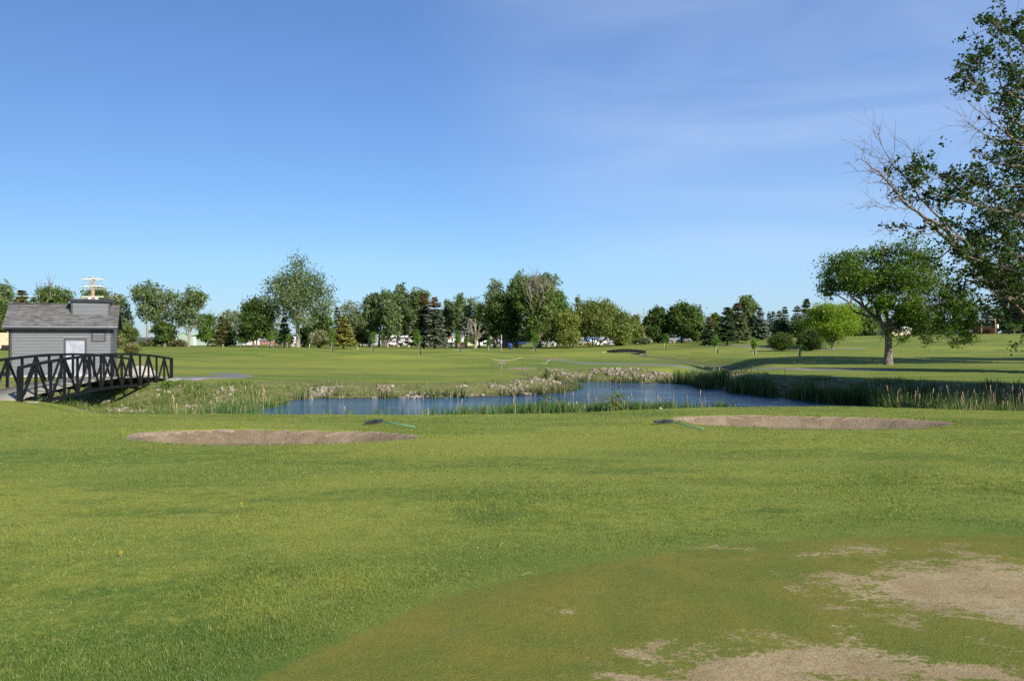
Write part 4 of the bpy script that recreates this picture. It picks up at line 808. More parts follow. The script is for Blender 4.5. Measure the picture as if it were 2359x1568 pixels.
sapling(632.6, 799.8, 757, 140, 'taller sapling second to the right of the dark oval tree', w=16)
sapling(664.4, 800, 768, 142, 'sapling close to the left of the big cottonwood trunk', w=10)
sapling(556, 798, 776, 148, 'sapling left of the twin trunks, nearest to them', w=18, col=(.05, .08, .015))
sapling(541, 798, 760, 150, 'bright sapling second left of the twin trunks', w=17)
sapling(566.6, 798, 779, 150, 'tiny sapling touching the twin-trunk tree', w=9)
sapling(480, 797, 764, 152, 'light green sapling in front of the turquoise wall', w=17)
sapling(497, 797, 770, 154, 'sapling behind the two small olive spruces', w=12, thin=.6)
# ------------------------------------------------------------------ overhanging cottonwood at the right edge
def near_tree():
    r = np.random.default_rng(5); d0 = 26.5; bx, by = 19.3, 27.5; root = ground_root('cottonwood_tree', bx, by, 'near cottonwood reaching in from beyond the right edge with leafy and bare branches', 'tree')
    o = np.array([bx, by, root.location.z]); W = lambda x, y, d=26.0: PT(x, y, d) - o
    g = TreeGeo(); gb = TreeGeo()
    trunk = np.array([(0, 0, -.2), (.05, 0, 1.2), (-.1, .05, 3), (-.2, .1, 5), (-.1, 0, 7.5), (.2, 0, 10), (.1, 0, 13), (.3, .1, 16)], float)
    g.tube(trunk, [.55, .42, .38, .34, .28, .22, .15, .06], 10)
    TL = []                       # leafy clump centres
    def branch(pts, r0, r1, leafy=0, spread=1.0, n=14, bare=0, droop=0., tw=1.0, start=.25):
        P = np.array([p if isinstance(p, np.ndarray) else W(*p) for p in pts]); t = np.linspace(0, len(P) - 1, n); i = np.clip(t.astype(int), 0, len(P) - 2); f = (t - i)[:, None]
        p0 = P[np.maximum(i - 1, 0)]; p1 = P[i]; p2 = P[i + 1]; p3 = P[np.minimum(i + 2, len(P) - 1)]
        c = .5 * (2 * p1 + (-p0 + p2) * f + (2 * p0 - 5 * p1 + 4 * p2 - p3) * f ** 2 + (-p0 + 3 * p1 - 3 * p2 + p3) * f ** 3); c[1:-1] += r.normal(size=(n - 2, 3)) * .03
        r0 *= .72; r1 *= .8
        R_ = np.linspace(r0, r1, n); G = gb if bare and not leafy else g; G.tube(c, R_, 6)
        for k in range(int(leafy * .62 + .5)):
            q = int(n * (start + (1 - start) * r.random())); q = min(q, n - 1); v = r.normal(size=3) * np.array([1, 1.1, .8]) * spread * .55; v[2] += .12 * spread - droop
            e = c[q] + v; m = curve(c[q], e, r.normal(size=3) * .1, r, 5); g.tube(m, np.linspace(min(.03, R_[q] * .5) + .004, .006, 5), 4)
            TL.append(e); TL.append(m[3]); TL.append((e + m[3]) / 2)
            for _ in range(3): e2 = m[2 + r.integers(0, 3)] + r.normal(size=3) * .26 * spread; g.tube(curve(m[2], e2, r.normal(size=3) * .1, r, 3, 0), np.array([.008, .006, .003]), 3); TL.append(e2)
        T_ = c[-1] - c[0]; T_ = T_ / np.linalg.norm(T_)
        for k in range(bare):
            q = int(n * (.25 + .72 * r.random())); v = (T_ * r.uniform(.3, 1.0) + r.normal(size=3) * np.array([.6, .5, .6])) * r.uniform(.25, .8) * tw; e = c[q] + v; m = curve(c[q], e, r.normal(size=3) * .12, r, 5, .05); gb.tube(m, np.linspace(min(.016, R_[q] * .6) + .003, .003, 5), 3)
            for _ in range(3): k2 = r.integers(1, 5); gb.tube(curve(m[k2], m[k2] + (v * .4 + r.normal(size=3) * .14 * tw), r.normal(size=3) * .1, r, 3, 0), np.array([.006, .004, .002]), 3)
        return c
    T0 = trunk[2]; T1 = trunk[3]; T2 = trunk[4]; T3 = trunk[5]; T4 = trunk[6]
    # lowest great limb, forking into bare tips up and left
    branch([T0, (2400, 690, 26.2), (2300, 630, 25.6), (2215, 576, 25.2), (2184, 533, 25)], .20, .10, leafy=9, spread=1.1, droop=.1)
    branch([(2184, 533, 25), (2140, 505, 24.8), (2096, 478, 24.6), (2054, 430, 24.5), (2018, 392, 24.4), (1984, 367, 24.3)], .085, .012, bare=26)
    branch([(2054, 430, 24.5), (2045, 400, 24.5), (2030, 372, 24.5), (2005, 352, 24.5)], .03, .006, bare=10)
    branch([(2184, 533, 25), (2165, 505, 25.2), (2140, 478, 25.3), (2112, 440, 25.3), (2090, 408, 25.2), (2061, 388, 25.2), (2042, 350, 25.1), (2024, 312, 25)], .06, .008, bare=26)
    branch([(2096, 412, 25.2), (2110, 385, 25.3), (2100, 350, 25.3), (2070, 318, 25.3)], .022, .006, bare=9)
    branch([(2096, 478, 24.6), (2060, 480, 24.5), (2030, 478, 24.4), (2001, 470, 24.4)], .02, .005, bare=8)
    branch([(2170, 520, 25), (2110, 532, 24.6), (2070, 530, 24.5), (2040, 526, 24.4)], .02, .005, bare=7)
    # leafy limb along y 480-440
    branch([T1, (2400, 520, 26.4), (2359, 500, 26.2), (2300, 486, 25.8), (2244, 470, 25.5), (2190, 456, 25.3), (2142, 446, 25.2)], .13, .03, leafy=26, spread=1.15, start=.35, n=18)
    branch([(2244, 470, 25.5), (2215, 440, 25.4), (2190, 420, 25.2), (2150, 405, 25.1), (2105, 396, 25.1)], .04, .01, leafy=24, spread=.95, start=.15)
    branch([(2142, 446, 25.2), (2110, 425, 25.1), (2085, 415, 25), (2068, 420, 25)], .03, .01, leafy=13, spread=.75, start=.1)
    branch([(2300, 486, 25.8), (2275, 440, 26), (2255, 410, 26)], .03, .01, leafy=12, spread=.75)
    # upper leafy limb
    branch([T3, (2440, 260, 27), (2359, 228, 26.4), (2315, 219, 26.2), (2278, 213, 26), (2240, 190, 25.8), (2197, 161, 25.6)], .10, .012, leafy=26, spread=.85, start=.3, n=18)
    branch([(2330, 222, 26.2), (2300, 180, 26), (2285, 140, 26), (2270, 115, 26)], .04, .01, leafy=18, spread=.8)
    branch([(2380, 235, 26.6), (2350, 180, 26.4), (2325, 120, 26.3), (2296, 62, 26.2), (2290, 52, 26.2)], .05, .01, leafy=20, spread=.85)
    branch([T4, (2400, 110, 27), (2370, 70, 26.8), (2340, 34, 26.6)], .06, .01, leafy=18, spread=.9)
    branch([T3, (2420, 200, 27), (2380, 150, 26.8), (2350, 100, 26.6), (2352, 60, 26.4)], .06, .01, leafy=12, spread=1.0)
    branch([T3, (2430, 300, 26.6), (2359, 330, 26.2), (2310, 300, 26), (2252, 257, 25.8), (2212, 220, 25.6)], .07, .006, bare=26, tw=.9)
    branch([(2359, 335, 26.2), (2310, 330, 26), (2262, 305, 25.8), (2235, 285, 25.7), (2222, 292, 25.7)], .04, .005, bare=22, tw=.8)
    branch([(2359, 290, 26.2), (2330, 270, 26), (2300, 245, 26)], .05, .01, leafy=14, spread=.8)
    branch([T2, (2420, 390, 26.6), (2350, 385, 26.2), (2290, 378, 26)], .09, .02, leafy=16, spread=.9)
    branch([(2350, 392, 26.2), (2300, 370, 26), (2265, 355, 25.9), (2240, 342, 25.9)], .02, .005, bare=9)
    branch([T2, (2440, 440, 26.5), (2359, 430, 26.2), (2310, 425, 26), (2270, 432, 25.8)], .08, .02, leafy=20, spread=1.0)
    # the dense lower skirt
    for a, b_, c_, n_ in (((2359, 560, 27), (2290, 555, 26.6), (2230, 545, 26), 30), ((2370, 600, 25), (2300, 610, 24.6), (2228, 590, 24.2), 34), ((2370, 640, 27.5), (2300, 650, 27.2), (2240, 640, 26.8), 34), ((2380, 680, 25.5), (2330, 690, 25), (2280, 668, 24.8), 26),
                          ((2380, 690, 27), (2348, 705, 26.6), (2328, 702, 26.4), 16), ((2395, 715, 25), (2375, 722, 24.8), (2360, 728, 24.6), 9), ((2370, 530, 25), (2320, 520, 24.8), (2290, 505, 24.6), 20), ((2390, 620, 28.5), (2340, 620, 28.4), (2290, 600, 28), 24), ((2400, 480, 28), (2350, 470, 28), (2320, 455, 27.8), 18), ((2395, 350, 25.5), (2370, 350, 25.2), (2345, 355, 25), 10), ((2400, 200, 28), (2370, 190, 27.8), (2340, 215, 27.6), 14),
                          ((2290, 655, 25.5), (2245, 650, 25.3), (2215, 640, 25.2), 12), ((2225, 560, 25), (2195, 570, 24.8), (2195, 590, 24.8), 6), ((2160, 530, 24.9), (2130, 528, 24.8), (2120, 522, 24.8), 4)):
        branch([T0 if a[1] > 520 else T2, a, b_, c_], .10 if a[1] > 520 else .07, .015, leafy=n_, spread=1.05, start=.35)
    # the half of the crown beyond the frame (it casts the shade on the pond's right bank)
    for k in range(24):
        a = r.uniform(-.9, 1.3); z = r.uniform(4.5, 14.5); L_ = r.uniform(2, 4.2) * (1 - .35 * abs(z - 8) / 8); s_ = trunk[int(np.abs(trunk[:, 2] - (z - 1.5)).argmin())]
        branch([s_, s_ + np.array([L_ * .5 * math.cos(a), L_ * .5 * math.sin(a), .5]), s_ + np.array([L_ * math.cos(a), L_ * math.sin(a), 1.2])], .06, .01, leafy=10, spread=1.3)
    g.build('trunk', M['bark_near'], root)
    tag(gb.build('bare_branches', M['bark_snag'], root), 'leafless pale branch ends among the leaves')
    TL = np.array(TL); leaf_mesh(r, 'crown', TL, 10, .088, .125, (.030, .056, .010), root, M['leaf'], col2=(.055, .092, .018), mixamt=.3, flat=.9, gain=1.15)
near_tree()

# ------------------------------------------------------------------ the grey timber pump house
def pump_house():
    A = PX(23, 43.0); u = np.array([.92, .39]); u /= np.linalg.norm(u); rz = math.atan2(u[1], u[0])
    Wd, Dp = 5.02, 3.0; zb = -.27; Hw = 2.98
    t = empty('pump_house', (A, 43.0, zb), rz, 'small grey clapboard pump house with a shingled roof behind the near footbridge', 'building')
    m = MB(); m.box((.0, .0, -.5), (Wd, Dp, .02)); m.build('foundation', M['concrete'], t)
    # clapboards: each course tilted, real laps
    m = MB(); n = 16; ch = (Hw - .17) / n
    def course(x0, x1, y, z0, z1, ax, sgn):
        o0, o1 = .036, .024; z1 = z1 - .016
        if ax == 'x': vs = [(x0, y - o0 * sgn, z0), (x1, y - o0 * sgn, z0), (x1, y - o1 * sgn, z1), (x0, y - o1 * sgn, z1), (x0, y, z0), (x1, y, z0), (x1, y, z1), (x0, y, z1)]
        else: vs = [(y + o0 * sgn, x0, z0), (y + o0 * sgn, x1, z0), (y + o1 * sgn, x1, z1), (y + o1 * sgn, x0, z1), (y, x0, z0), (y, x1, z0), (y, x1, z1), (y, x0, z1)]
        m.add(vs, [(0, 1, 2, 3), (0, 4, 5, 1), (3, 2, 6, 7), (0, 3, 7, 4), (1, 5, 6, 2)])
    for k in range(n):
        z0, z1 = .05 + k * ch, .05 + (k + 1) * ch
        for a, b in ((.09, 2.58), (3.70, Wd - .09)) if z1 < 2.06 else ((.09, Wd - .09),): course(a, b, 0, z0, z1, 'x', 1)
        course(.09, Wd - .09, Dp, z0, z1, 'x', -1)
        course(.09, Dp - .09, Wd, z0, z1, 'y', 1); course(.09, Dp - .09, 0, z0, z1, 'y', -1)
    m.box((.0, .0, .02), (Wd, Dp, Hw)); 
    rise = 1.03
    for x0, x1 in ((0, .02), (Wd - .02, Wd)): m.prism([(0, 0), (Dp, 0), (Dp / 2, rise)], 0, .02, Matrix.Translation((x1, 0, Hw)) @ Matrix(((0, -1, 0, 0), (1, 0, 0, 0), (0, 0, 1, 0), (0, 0, 0, 1))))
    m.build('wall', M['siding'], t)
    for k in range(4):
        x, y = ((0, 0), (Wd, 0), (Wd, Dp), (0, Dp))[k]; m = MB(); m.box((x - .10 if x else x - .034, y - .034 if not y else y - .10, .04), (x + .034 if x else x + .10, y + .10 if not y else y + .034, Hw - .01)); m.build('corner_trim', M['trim'], t)
    m = MB(); m.box((.03, -.030, Hw - .22), (Wd - .03, -.002, Hw + .0)); m.build('eave_shadow_strip', M['trim'], t)  # dark strip standing in for the shadow the eave casts on the wall
    m = MB(); m.box((.02, -.045, .02), (Wd - .02, -.01, .05)); m.build('base_flashing', M['white_paint'], t)
    # roof
    ov, og, sl = .36, .30, rise / (Dp / 2); th = .11
    roof = empty('roof', (0, 0, 0)); roof.parent = t; 
    m = MB()
    for s in (0, 1):
        y_e, y_r = (-ov, Dp / 2) if s == 0 else (Dp + ov, Dp / 2); ze = Hw - ov * sl + .06; zr = Hw + rise + .06
        q = [(-og, y_e, ze), (Wd + og, y_e, ze), (Wd + og, y_r, zr), (-og, y_r, zr)]; m.add(q + [(x, y, z + th * .35) for x, y, z in q], [(0, 3, 2, 1) if s == 0 else (0, 1, 2, 3), (4, 5, 6, 7) if s == 0 else (7, 6, 5, 4), (0, 1, 5, 4), (1, 2, 6, 5), (2, 3, 7, 6), (3, 0, 4, 7)])
    bpy.data.objects.remove(roof)
    rf = m.build('roof', M['shingle'], t)
    m = MB(); m.bar((-og, Dp / 2, Hw + rise + .11), (Wd + og, Dp / 2, Hw + rise + .11), .24, .035); m.build('ridge_cap', M['shingle'], rf)
    m = MB(); m.box((-og, -ov - .03, Hw - ov * sl - .10), (Wd + og, -ov - .001, Hw - ov * sl + .075)); m.box((-og, Dp + ov + .001, Hw - ov * sl - .10), (Wd + og, Dp + ov + .03, Hw - ov * sl + .075))
    for x in (-og + .012, Wd + og - .012):
        m.bar((x, -ov, Hw - ov * sl + .0), (x, Dp / 2, Hw + rise), .024, .15); m.bar((x, Dp + ov, Hw - ov * sl + .0), (x, Dp / 2 + .001, Hw + rise), .0235, .149)
    m.build('fascia', M['fascia'], rf)
    m = MB(); m.box((-og - .004, -ov - .052, Hw - ov * sl + .015), (Wd + og, -ov - .0305, Hw - ov * sl + .045)); m.build('drip_edge', M['drip'], rf)
    m = MB(); m.box((-og + .03, -ov, Hw - ov * sl - .085), (Wd + og - .03, .0, Hw - ov * sl - .06)); m.build('soffit', M['fascia'], rf)
    # monitor box on the front slope
    cb = empty('roof_box', (0, 0, 0)); bpy.data.objects.remove(cb)
    x0, x1, y0, y1, z1 = 2.86, 4.86, .62, 1.9, Hw + rise + .19
    m = MB(); m.box((x0, y0, Hw + .2), (x1, y1, z1))
    for k in range(3): zz = Hw + .45 + k * .25; m.box((x0 + .1, y0 - .018, zz), (x1 - .1, y0, min(zz + .243, z1)))
    cb = m.build('roof_vent_box', M['siding'], rf)
    m = MB(); m.box((x0 - .002, y0 - .03, Hw + .3), (x0 + .10, y0 - .001, z1 - .001)); m.build('corner_trim', M['trim'], cb); m = MB(); m.box((x1 - .10, y0 - .03, Hw + .3), (x1 + .002, y0 - .001, z1 - .001)); m.build('corner_trim', M['trim'], cb)
    m = MB(); m.box((x0 - .09, y0 - .12, z1), (x1 + .10, y1 + .1, z1 + .155)); m.box((x0 - .075, y0 - .105, z1 + .155), (x1 + .085, y1 + .09, z1 + .172)); m.build('metal_cap', M['fascia'], cb)
    # door
    dx0, dx1, dh = 2.68, 3.62, 2.06
    dr = None; m = MB(); m.box((dx0 - .0, -.022, .04), (dx1, .005, dh - .02)); dr = m.build('door', M['door'], t)
    m = MB()
    for a, b in (((dx0 - .10, -.048, .04), (dx0, .0, dh)), ((dx1, -.048, .04), (dx1 + .10, .0, dh)), ((dx0 - .10, -.048, dh), (dx1 + .10, .0, dh + .11))): m.box(a, b)
    m.build('door_frame', M['trim'], t)
    m = MB(); m.box((dx0 - .13, -.07, dh + .11), (dx1 + .13, .0, dh + .128)); m.build('door_edge_highlight', M['drip'], t)  # pale strip that paints the light catching the frame's top edge
    m = MB(); m.bar((dx1 - .09, -.03, 1.0), (dx1 - .09, -.09, 1.0), .03, .03); m.bar((dx1 - .09, -.085, 1.0), (dx1 - .21, -.085, 1.0), .022, .022); m.build('door_handle', M['silver'], dr)
    for zz in (.3, 1.05, 1.8): m = MB(); m.box((dx0 + .005, -.034, zz), (dx0 + .03, -.0225, zz + .1)); m.build('hinge', M['silver'], dr)
    # louvre
    lx, lz, lw, lh = 3.93, 1.93, .76, .70
    m = MB()
    for a, b in (((lx, -.05, lz), (lx + .1, -.0, lz + lh)), ((lx + lw - .1, -.05, lz), (lx + lw, 0, lz + lh)), ((lx + .1, -.05, lz), (lx + lw - .1, 0, lz + .1)), ((lx + .1, -.05, lz + lh - .1), (lx + lw - .1, 0, lz + lh))): m.box(a, b)
    lv = m.build('louvre_frame', M['trim'], t)
    m = MB(); m.box((lx + .1, -.03, lz + .1), (lx + lw - .1, -.029, lz + lh - .1)); m.build('louvre_gap_shade', M['rubber'], lv)  # black sheet in place of the shade between the slats
    for k in range(4): zz = lz + .115 + k * .125; m = MB(); m.add([(lx + .1, -.046, zz), (lx + lw - .1, -.046, zz), (lx + lw - .1, -.0305, zz + .062), (lx + .1, -.0305, zz + .062), (lx + .1, -.046, zz - .008), (lx + lw - .1, -.046, zz - .008)], [(0, 1, 2, 3), (4, 5, 1, 0)]); m.build('slat', M['siding'], lv)
    # fittings
    m = MB(); m.box((2.60 + .2, -.10, Hw - .17), (2.60 + .50, -.031, Hw - .125)); m.build('wall_light', M['silver'], t)
    m = MB(); m.lathe([(.0, .06), (.02, .06), (.03, .03), (.055, 0), (.05, -.03), (.02, -.05), (.01, -.09), (0, -.09)], 10, Matrix.Translation((.85 + .35, -.09, Hw - .15))); m.box((.85 + .32, -.06, Hw - .10), (.85 + .38, -.031, Hw - .04)); m.build('alarm_bell', M['silver'], t)
    for x in (.55, .92): m = MB(); m.tube([(x, -.08, -.1), (x, -.08, .32), (x, -.03, .36)], .022, 8); m.build('drain_pipe', M['white_paint'], t)
    m = MB(); m.tube([(-.03, -.05, Hw - .02), (-.03, -.06, Hw - .3), (-.03, -.045, .1)], .03, 8); m.build('downpipe', M['fascia'], t)
pump_house()

# ------------------------------------------------------------------ the arched truss footbridge
def footbridge():
    P0 = np.array([-17.28, 27.55]); P1 = np.array([-18.30, 42.15]); ax = P1 - P0; Lb = np.linalg.norm(ax); ax = ax / Lb; rz = math.atan2(ax[1], ax[0])
    t = empty('footbridge', (P0[0], P0[1], 0), rz, 'arched black steel truss footbridge with a plank deck beside the pump house', 'bridge'); Wb = 2.15   # local x along, +y to the left
    N = 14; X_ = np.linspace(0, Lb, N + 1); S = X_ / Lb; arch = 4 * S * (1 - S)
    ztop = .77 + .35 * arch - .02 * S; zbot = -.69 + .36 * arch - .05 * S; zdk = -.36 + .37 * arch + .05 * S
    def smooth(Z, n=57): s = np.linspace(0, 1, n); return s * Lb, np.interp(s, S, Z)
    for side, y in (('near', 0.0), ('far', Wb)):
        xs_, zs_ = np.linspace(0, Lb, 29), None
        for nm, Z, w_, h_ in (('top_rail', ztop, .13, .10), ('bottom_chord', zbot, .11, .11)):
            m = MB(); a0 = 4 * (xs_ / Lb) * (1 - xs_ / Lb); zz = {'top_rail': .77 + .35 * a0 - .02 * xs_ / Lb, 'bottom_chord': -.69 + .36 * a0 - .05 * xs_ / Lb}[nm]
            n_ = len(xs_); V = []
            x_off = 0
            for k in range(n_):
                xx = xs_[k] + (-.06 if k == 0 else .06 if k == n_ - 1 else 0)
                if nm == 'bottom_chord' and k == 0: xx = .75; 
                zc = zz[k] if not (nm == 'bottom_chord' and k == 0) else np.interp(.75, xs_, zz)
                for a, b in ((-1, -1), (1, -1), (1, 1), (-1, 1)): V.append((xx, y + a * w_ / 2, zc + b * h_ / 2))
            st = 2 if nm == 'bottom_chord' else 0
            if st: V = V[:4] + V[8:]; n_ -= 1
            fs = [(0, 1, 2, 3), tuple(len(V) - 4 + i for i in (3, 2, 1, 0))]
            for k in range(n_ - 1):
                for i in range(4): j = (i + 1) % 4; fs.append((k * 4 + i, (k + 1) * 4 + i, (k + 1) * 4 + j, k * 4 + j))
            m.add(V, fs); m.build(nm, M['black_steel'], t)
        for k in range(N + 1):
            e = k in (0, N); w_ = .155 if k == 0 else .13 if e else .095
            m = MB(); zl = zbot[k] + .05 if k else -.72; m.bar((X_[k], y, zl), (X_[k], y, ztop[k] - .048), w_ if e else .075, w_, up=(1, 0, 0)); m.build('end_post' if e else 'post', M['black_steel'], t)
        for k in range(1, N, 2):
            for q in (k - 1, k + 1):
                sgn = -1 if q < k else 1; m = MB(); m.bar((X_[k] + sgn * .05, y, ztop[k] - .075), (X_[q] - sgn * .05, y, (zbot[q] if q else -.45) + .06), .062, .085, up=(1, 0, 0)); m.build('diagonal', M['black_steel'], t)
    for k in range(1, N): m = MB(); m.bar((X_[k], .04, zdk[k] - .13), (X_[k], Wb - .04, zdk[k] - .13), .08, .12); m.build('floor_beam', M['black_steel'], t)
    for y in (.16, Wb - .16):
        m = MB()
        for k in range(N): m.bar((X_[k], y, zdk[k] - .075), (X_[k + 1], y, zdk[k + 1] - .075), .06, .07)
        m.build('stringer', M['black_steel'], t)
    # planks, laid across; every fourth one stands out a little further
    V = []; Fc = []; rn = []; n_ = int(Lb / .148); rr = np.random.default_rng(2)
    for k in range(n_):
        x = (k + .5) * Lb / n_; s = x / Lb; z = -.36 + .37 * 4 * s * (1 - s) + .05 * s; sl = (.37 * 4 * (1 - 2 * s)) / Lb; e = .035 if (k // 3) % 2 == 0 else 0; w_ = .069; y0, y1 = .075 - e, Wb - .075 + e; b = len(V)
        for dz in (-.038, 0):
            for dx, yy in ((-w_, y0), (w_, y0), (w_, y1), (-w_, y1)): V.append((x + dx, yy, z + dz + dx * sl + rr.normal() * .0015))
        Fc += [(b, b + 3, b + 2, b + 1), (b + 4, b + 5, b + 6, b + 7)] + [(b + i, b + (i + 1) % 4, b + 4 + (i + 1) % 4, b + 4 + i) for i in range(4)]; rn += [rr.random()] * 6
    np_mesh('deck', V, Fc, M['deck'], t, attrs={'rnd': ('FLOAT', 'FACE', rn)})
    # concrete seats
    def seat(x0, x1, y0, y1, z0, z1, label, loc_local):
        m = MB(); m.box((x0, y0, z0), (x1, y1, z1), bev=.05)
        o = m.build('bridge_abutment', M['concrete']); o.location = t.location; o.rotation_euler = (0, 0, rz); return tag(o, label, 'concrete block', 'concrete seats of the footbridge')
    seat(-.9, .62, -.34, Wb + .3, -1.2, -.46, 'concrete footing under the near end of the footbridge', 0)
    seat(Lb - .35, Lb + .35, -.42, Wb + .3, -1.6, -.30, 'pale concrete abutment under the far end of the footbridge', 0)
    m = MB(); m.box((-.17, -.09, -.17), (.17, .09, .17), bev=.02); m.box((-.185, -.105, .16), (.185, .1, .19)); o = m.build('utility_box', M['plastic_grey']); o.location = (PX(401, 41.2), 41.2, PZ(897.5, 41.2)); tag(o, 'small grey electrical box mounted in front of the far abutment', 'electrical box')
footbridge()

# ------------------------------------------------------------------ utility poles behind the shed
def utility_pole(xd, top, d, arms, label, mat='pole_wood', armmat='arm_wood', transf=True, group='utility poles behind the shed', rad=.15):
    x = PX(xd, d); t = ground_root('utility_pole', x, d, label, 'utility pole', group, dz=-.1); zt_ = PZ(top, d) - t.location.z
    m = MB(); m.tube([(0, 0, 0), (0, 0, zt_)], [rad, rad * .68], 10); m.build('pole', M[mat], t)
    for yd, l, r_ in arms:
        z = PZ(yd, d) - t.location.z; a = (l - xd) / F * d; b = (r_ - xd) / F * d; m = MB(); m.bar((a, -.16, z), (b, -.16, z), .10, .13); o = m.build('crossarm', M[armmat], t)
        m = MB(); m.bar((a * .35, -.16, z), (0, -.1, z - .45), .03, .03); m.bar((b * .35, -.16, z), (0, -.1, z - .45), .03, .03); m.build('brace', M['silver'], o)
        for f_ in (.04, .35, .96):
            m = MB(); m.lathe([(0, 0), (.025, 0), (.05, .04), (.03, .07), (.055, .11), (.03, .15), (0, .16)], 8, Matrix.Translation((a + (b - a) * f_, -.16, z + .06))); m.build('insulator', M['brown_screen'], o)
    if transf:
        for dx in (-.38, .38):
            m = MB(); m.lathe([(0, 0), (.17, 0), (.19, .05), (.19, .72), (.15, .80), (0, .82)], 14, Matrix.Translation((dx, -.05, PZ(702, d) - t.location.z))); m.build('transformer', M['white_paint'], t)
    return t
utility_pole(215, 636, 87, ((642.5, 190.5, 240.0), (659.5, 191.5, 240), (683.5, 191, 240.5)), 'nearest wooden utility pole over the shed roof with three pale crossarms and two white transformers')
utility_pole(212.5, 645, 112, ((650, 197, 235), (665.5, 192, 239), (687.2, 177, 206)), 'weathered second utility pole just left behind the nearest one', mat='arm_old', armmat='arm_old', transf=False)
def plain_pole(xd, top, d, label, transf=False, mat='pole_wood', rad=.14):
    x = PX(xd, d); t = ground_root('utility_pole', x, d, label, 'utility pole', None, dz=-.1); zt_ = PZ(top, d) - t.location.z
    m = MB(); m.tube([(0, 0, 0), (0, 0, zt_)], [rad, rad * .7], 8); m.build('pole', M[mat], t)
    m = MB(); m.bar((-.9, -.1, zt_ - .3), (.9, -.1, zt_ - .3), .09, .11); m.build('crossarm', M['arm_old'], t)
    if transf: m = MB(); m.lathe([(0, 0), (.2, 0), (.22, .05), (.22, .8), (.15, .9), (0, .92)], 12, Matrix.Translation((.42, -.05, zt_ - 2.2))); m.build('transformer', M['white_paint'], t)
plain_pole(1540.7, 762, 165, 'reddish wooden pole in front of the dark trees by the orange fence')
plain_pole(2260.7, 735, 170, 'bare brown wooden pole in front of the blue-grey spruces', mat='tan')
plain_pole(2293, 733, 170, 'wooden pole carrying one white transformer near the blue house', transf=True)

# ------------------------------------------------------------------ bunker rakes
def rake(p, q, tip, label):
    p, q, tip = (np.array(a, float) for a in (p, q, tip)); mid = (p + q) / 2; t = empty('bunker_rake', (*mid, Hs(*mid)), 0, label, 'rake', 'rakes lying beside the bunkers')
    z = lambda a: Hs(*a) - t.location.z
    a, b = p - mid, q - mid; e = (b - a) / np.linalg.norm(b - a)
    m = MB(); ss = np.linspace(0, 1, 9); prof = np.interp(ss, [0, .06, .5, .94, 1], [.02, .034, .038, .034, .02]); m.tube([(*(a + (b - a) * s), z(mid + a + (b - a) * s) + .075) for s in ss], prof, 10); hd = m.build('rake_head', M['guard_black'], t)
    m = MB()
    for s in np.linspace(.05, .95, 15): c = a + (b - a) * s; zz = z(mid + c) + .06; m.bar((*c, zz), (c[0] + .0, c[1] - .01, zz - .07), .012, .012)
    m.build('tines', M['guard_black'], hd)
    c = tip - mid; m = MB(); m.tube([(0, -.02, z(mid) + .10), (*(c * .5), z(mid + c * .5) + .06), (*c, z(tip) + .035)], .014, 8); m.build('handle', M['rake_green'], t)
rake((-3.607, 19.2), (-3.244, 19.67), (-2.30, 18.5), 'green-handled rake on the grass behind the left bunker')
rake((3.48, 19.2), (3.99, 19.5), (4.36, 17.9), 'green-handled rake lying at the left tip of the right bunker')

# ------------------------------------------------------------------ ropes round the repairs
def rope(name, pts, posts, label, group='rope barriers around turf repairs', mat='rope'):
    """pts: (xd, yd, d) along the rope; posts: (xd, y_top, y_base, d)"""
    o = np.array(PT(*pts[0])); t = empty(name, (o[0], o[1], Hs(o[0], o[1])), 0, label, 'rope barrier', group); o = np.array(t.location)
    P = np.array([PT(*p) for p in pts]) - o; k = np.linspace(0, len(P) - 1, len(P) * 5); i = np.clip(k.astype(int), 0, len(P) - 2); f = (k - i)[:, None]
    p0 = P[np.maximum(i - 1, 0)]; p1 = P[i]; p2 = P[i + 1]; p3 = P[np.minimum(i + 2, len(P) - 1)]; c = .5 * (2 * p1 + (-p0 + p2) * f + (2 * p0 - 5 * p1 + 4 * p2 - p3) * f ** 2 + (-p0 + 3 * p1 - 3 * p2 + p3) * f ** 3)
    m = MB(); m.tube(c, .012, 5); m.build('rope', M[mat], t)
    for xd, yt, d in posts:
        x = PX(xd, d); z1 = PZ(yt, d); m = MB(); m.tube([(x - o[0], d - o[1], Hs(x, d) - o[2] - .1), (x - o[0], d - o[1], z1 - o[2] + .02)], .012, 5); m.build('peg', M['guard_black'], t)
rope('rope_barrier', [(1657, 845.5, 52), (1672, 852, 51.5), (1690.8, 854.5, 51), (1712, 851, 50.5), (1730.8, 842.4, 50), (1738, 847, 49.5), (1745.7, 851.5, 49)], [(1657, 846, 52), (1730.8, 842.4, 50)], 'sagging cream rope on low pegs at the end of the gravel path')
rope('rope_barrier', [(1745.7, 851, 48.5), (1775, 850.5, 48), (1790, 850, 47.6), (1808, 848, 47.2)], [(1745.7, 851, 48.5), (1808, 848, 47.2)], 'short straight cream rope between two pegs right of the sagging one')
rope('rope_barrier', [(1155, 849, 57), (1156, 843, 58), (1147, 841.5, 60), (1141, 836, 63), (1133.5, 827, 67), (1150, 829.5, 68), (1172, 829.5, 69), (1190, 826.5, 70), (1204, 823.4, 71), (1225, 825.5, 70), (1250, 826.5, 68), (1266.7, 826, 66), (1263, 832, 63), (1255, 837, 60), (1247.5, 834.5, 59)], [(1133.5, 827, 67), (1204, 823.4, 71), (1266.7, 826, 66)], 'long cream rope looped around the bare dirt patch')
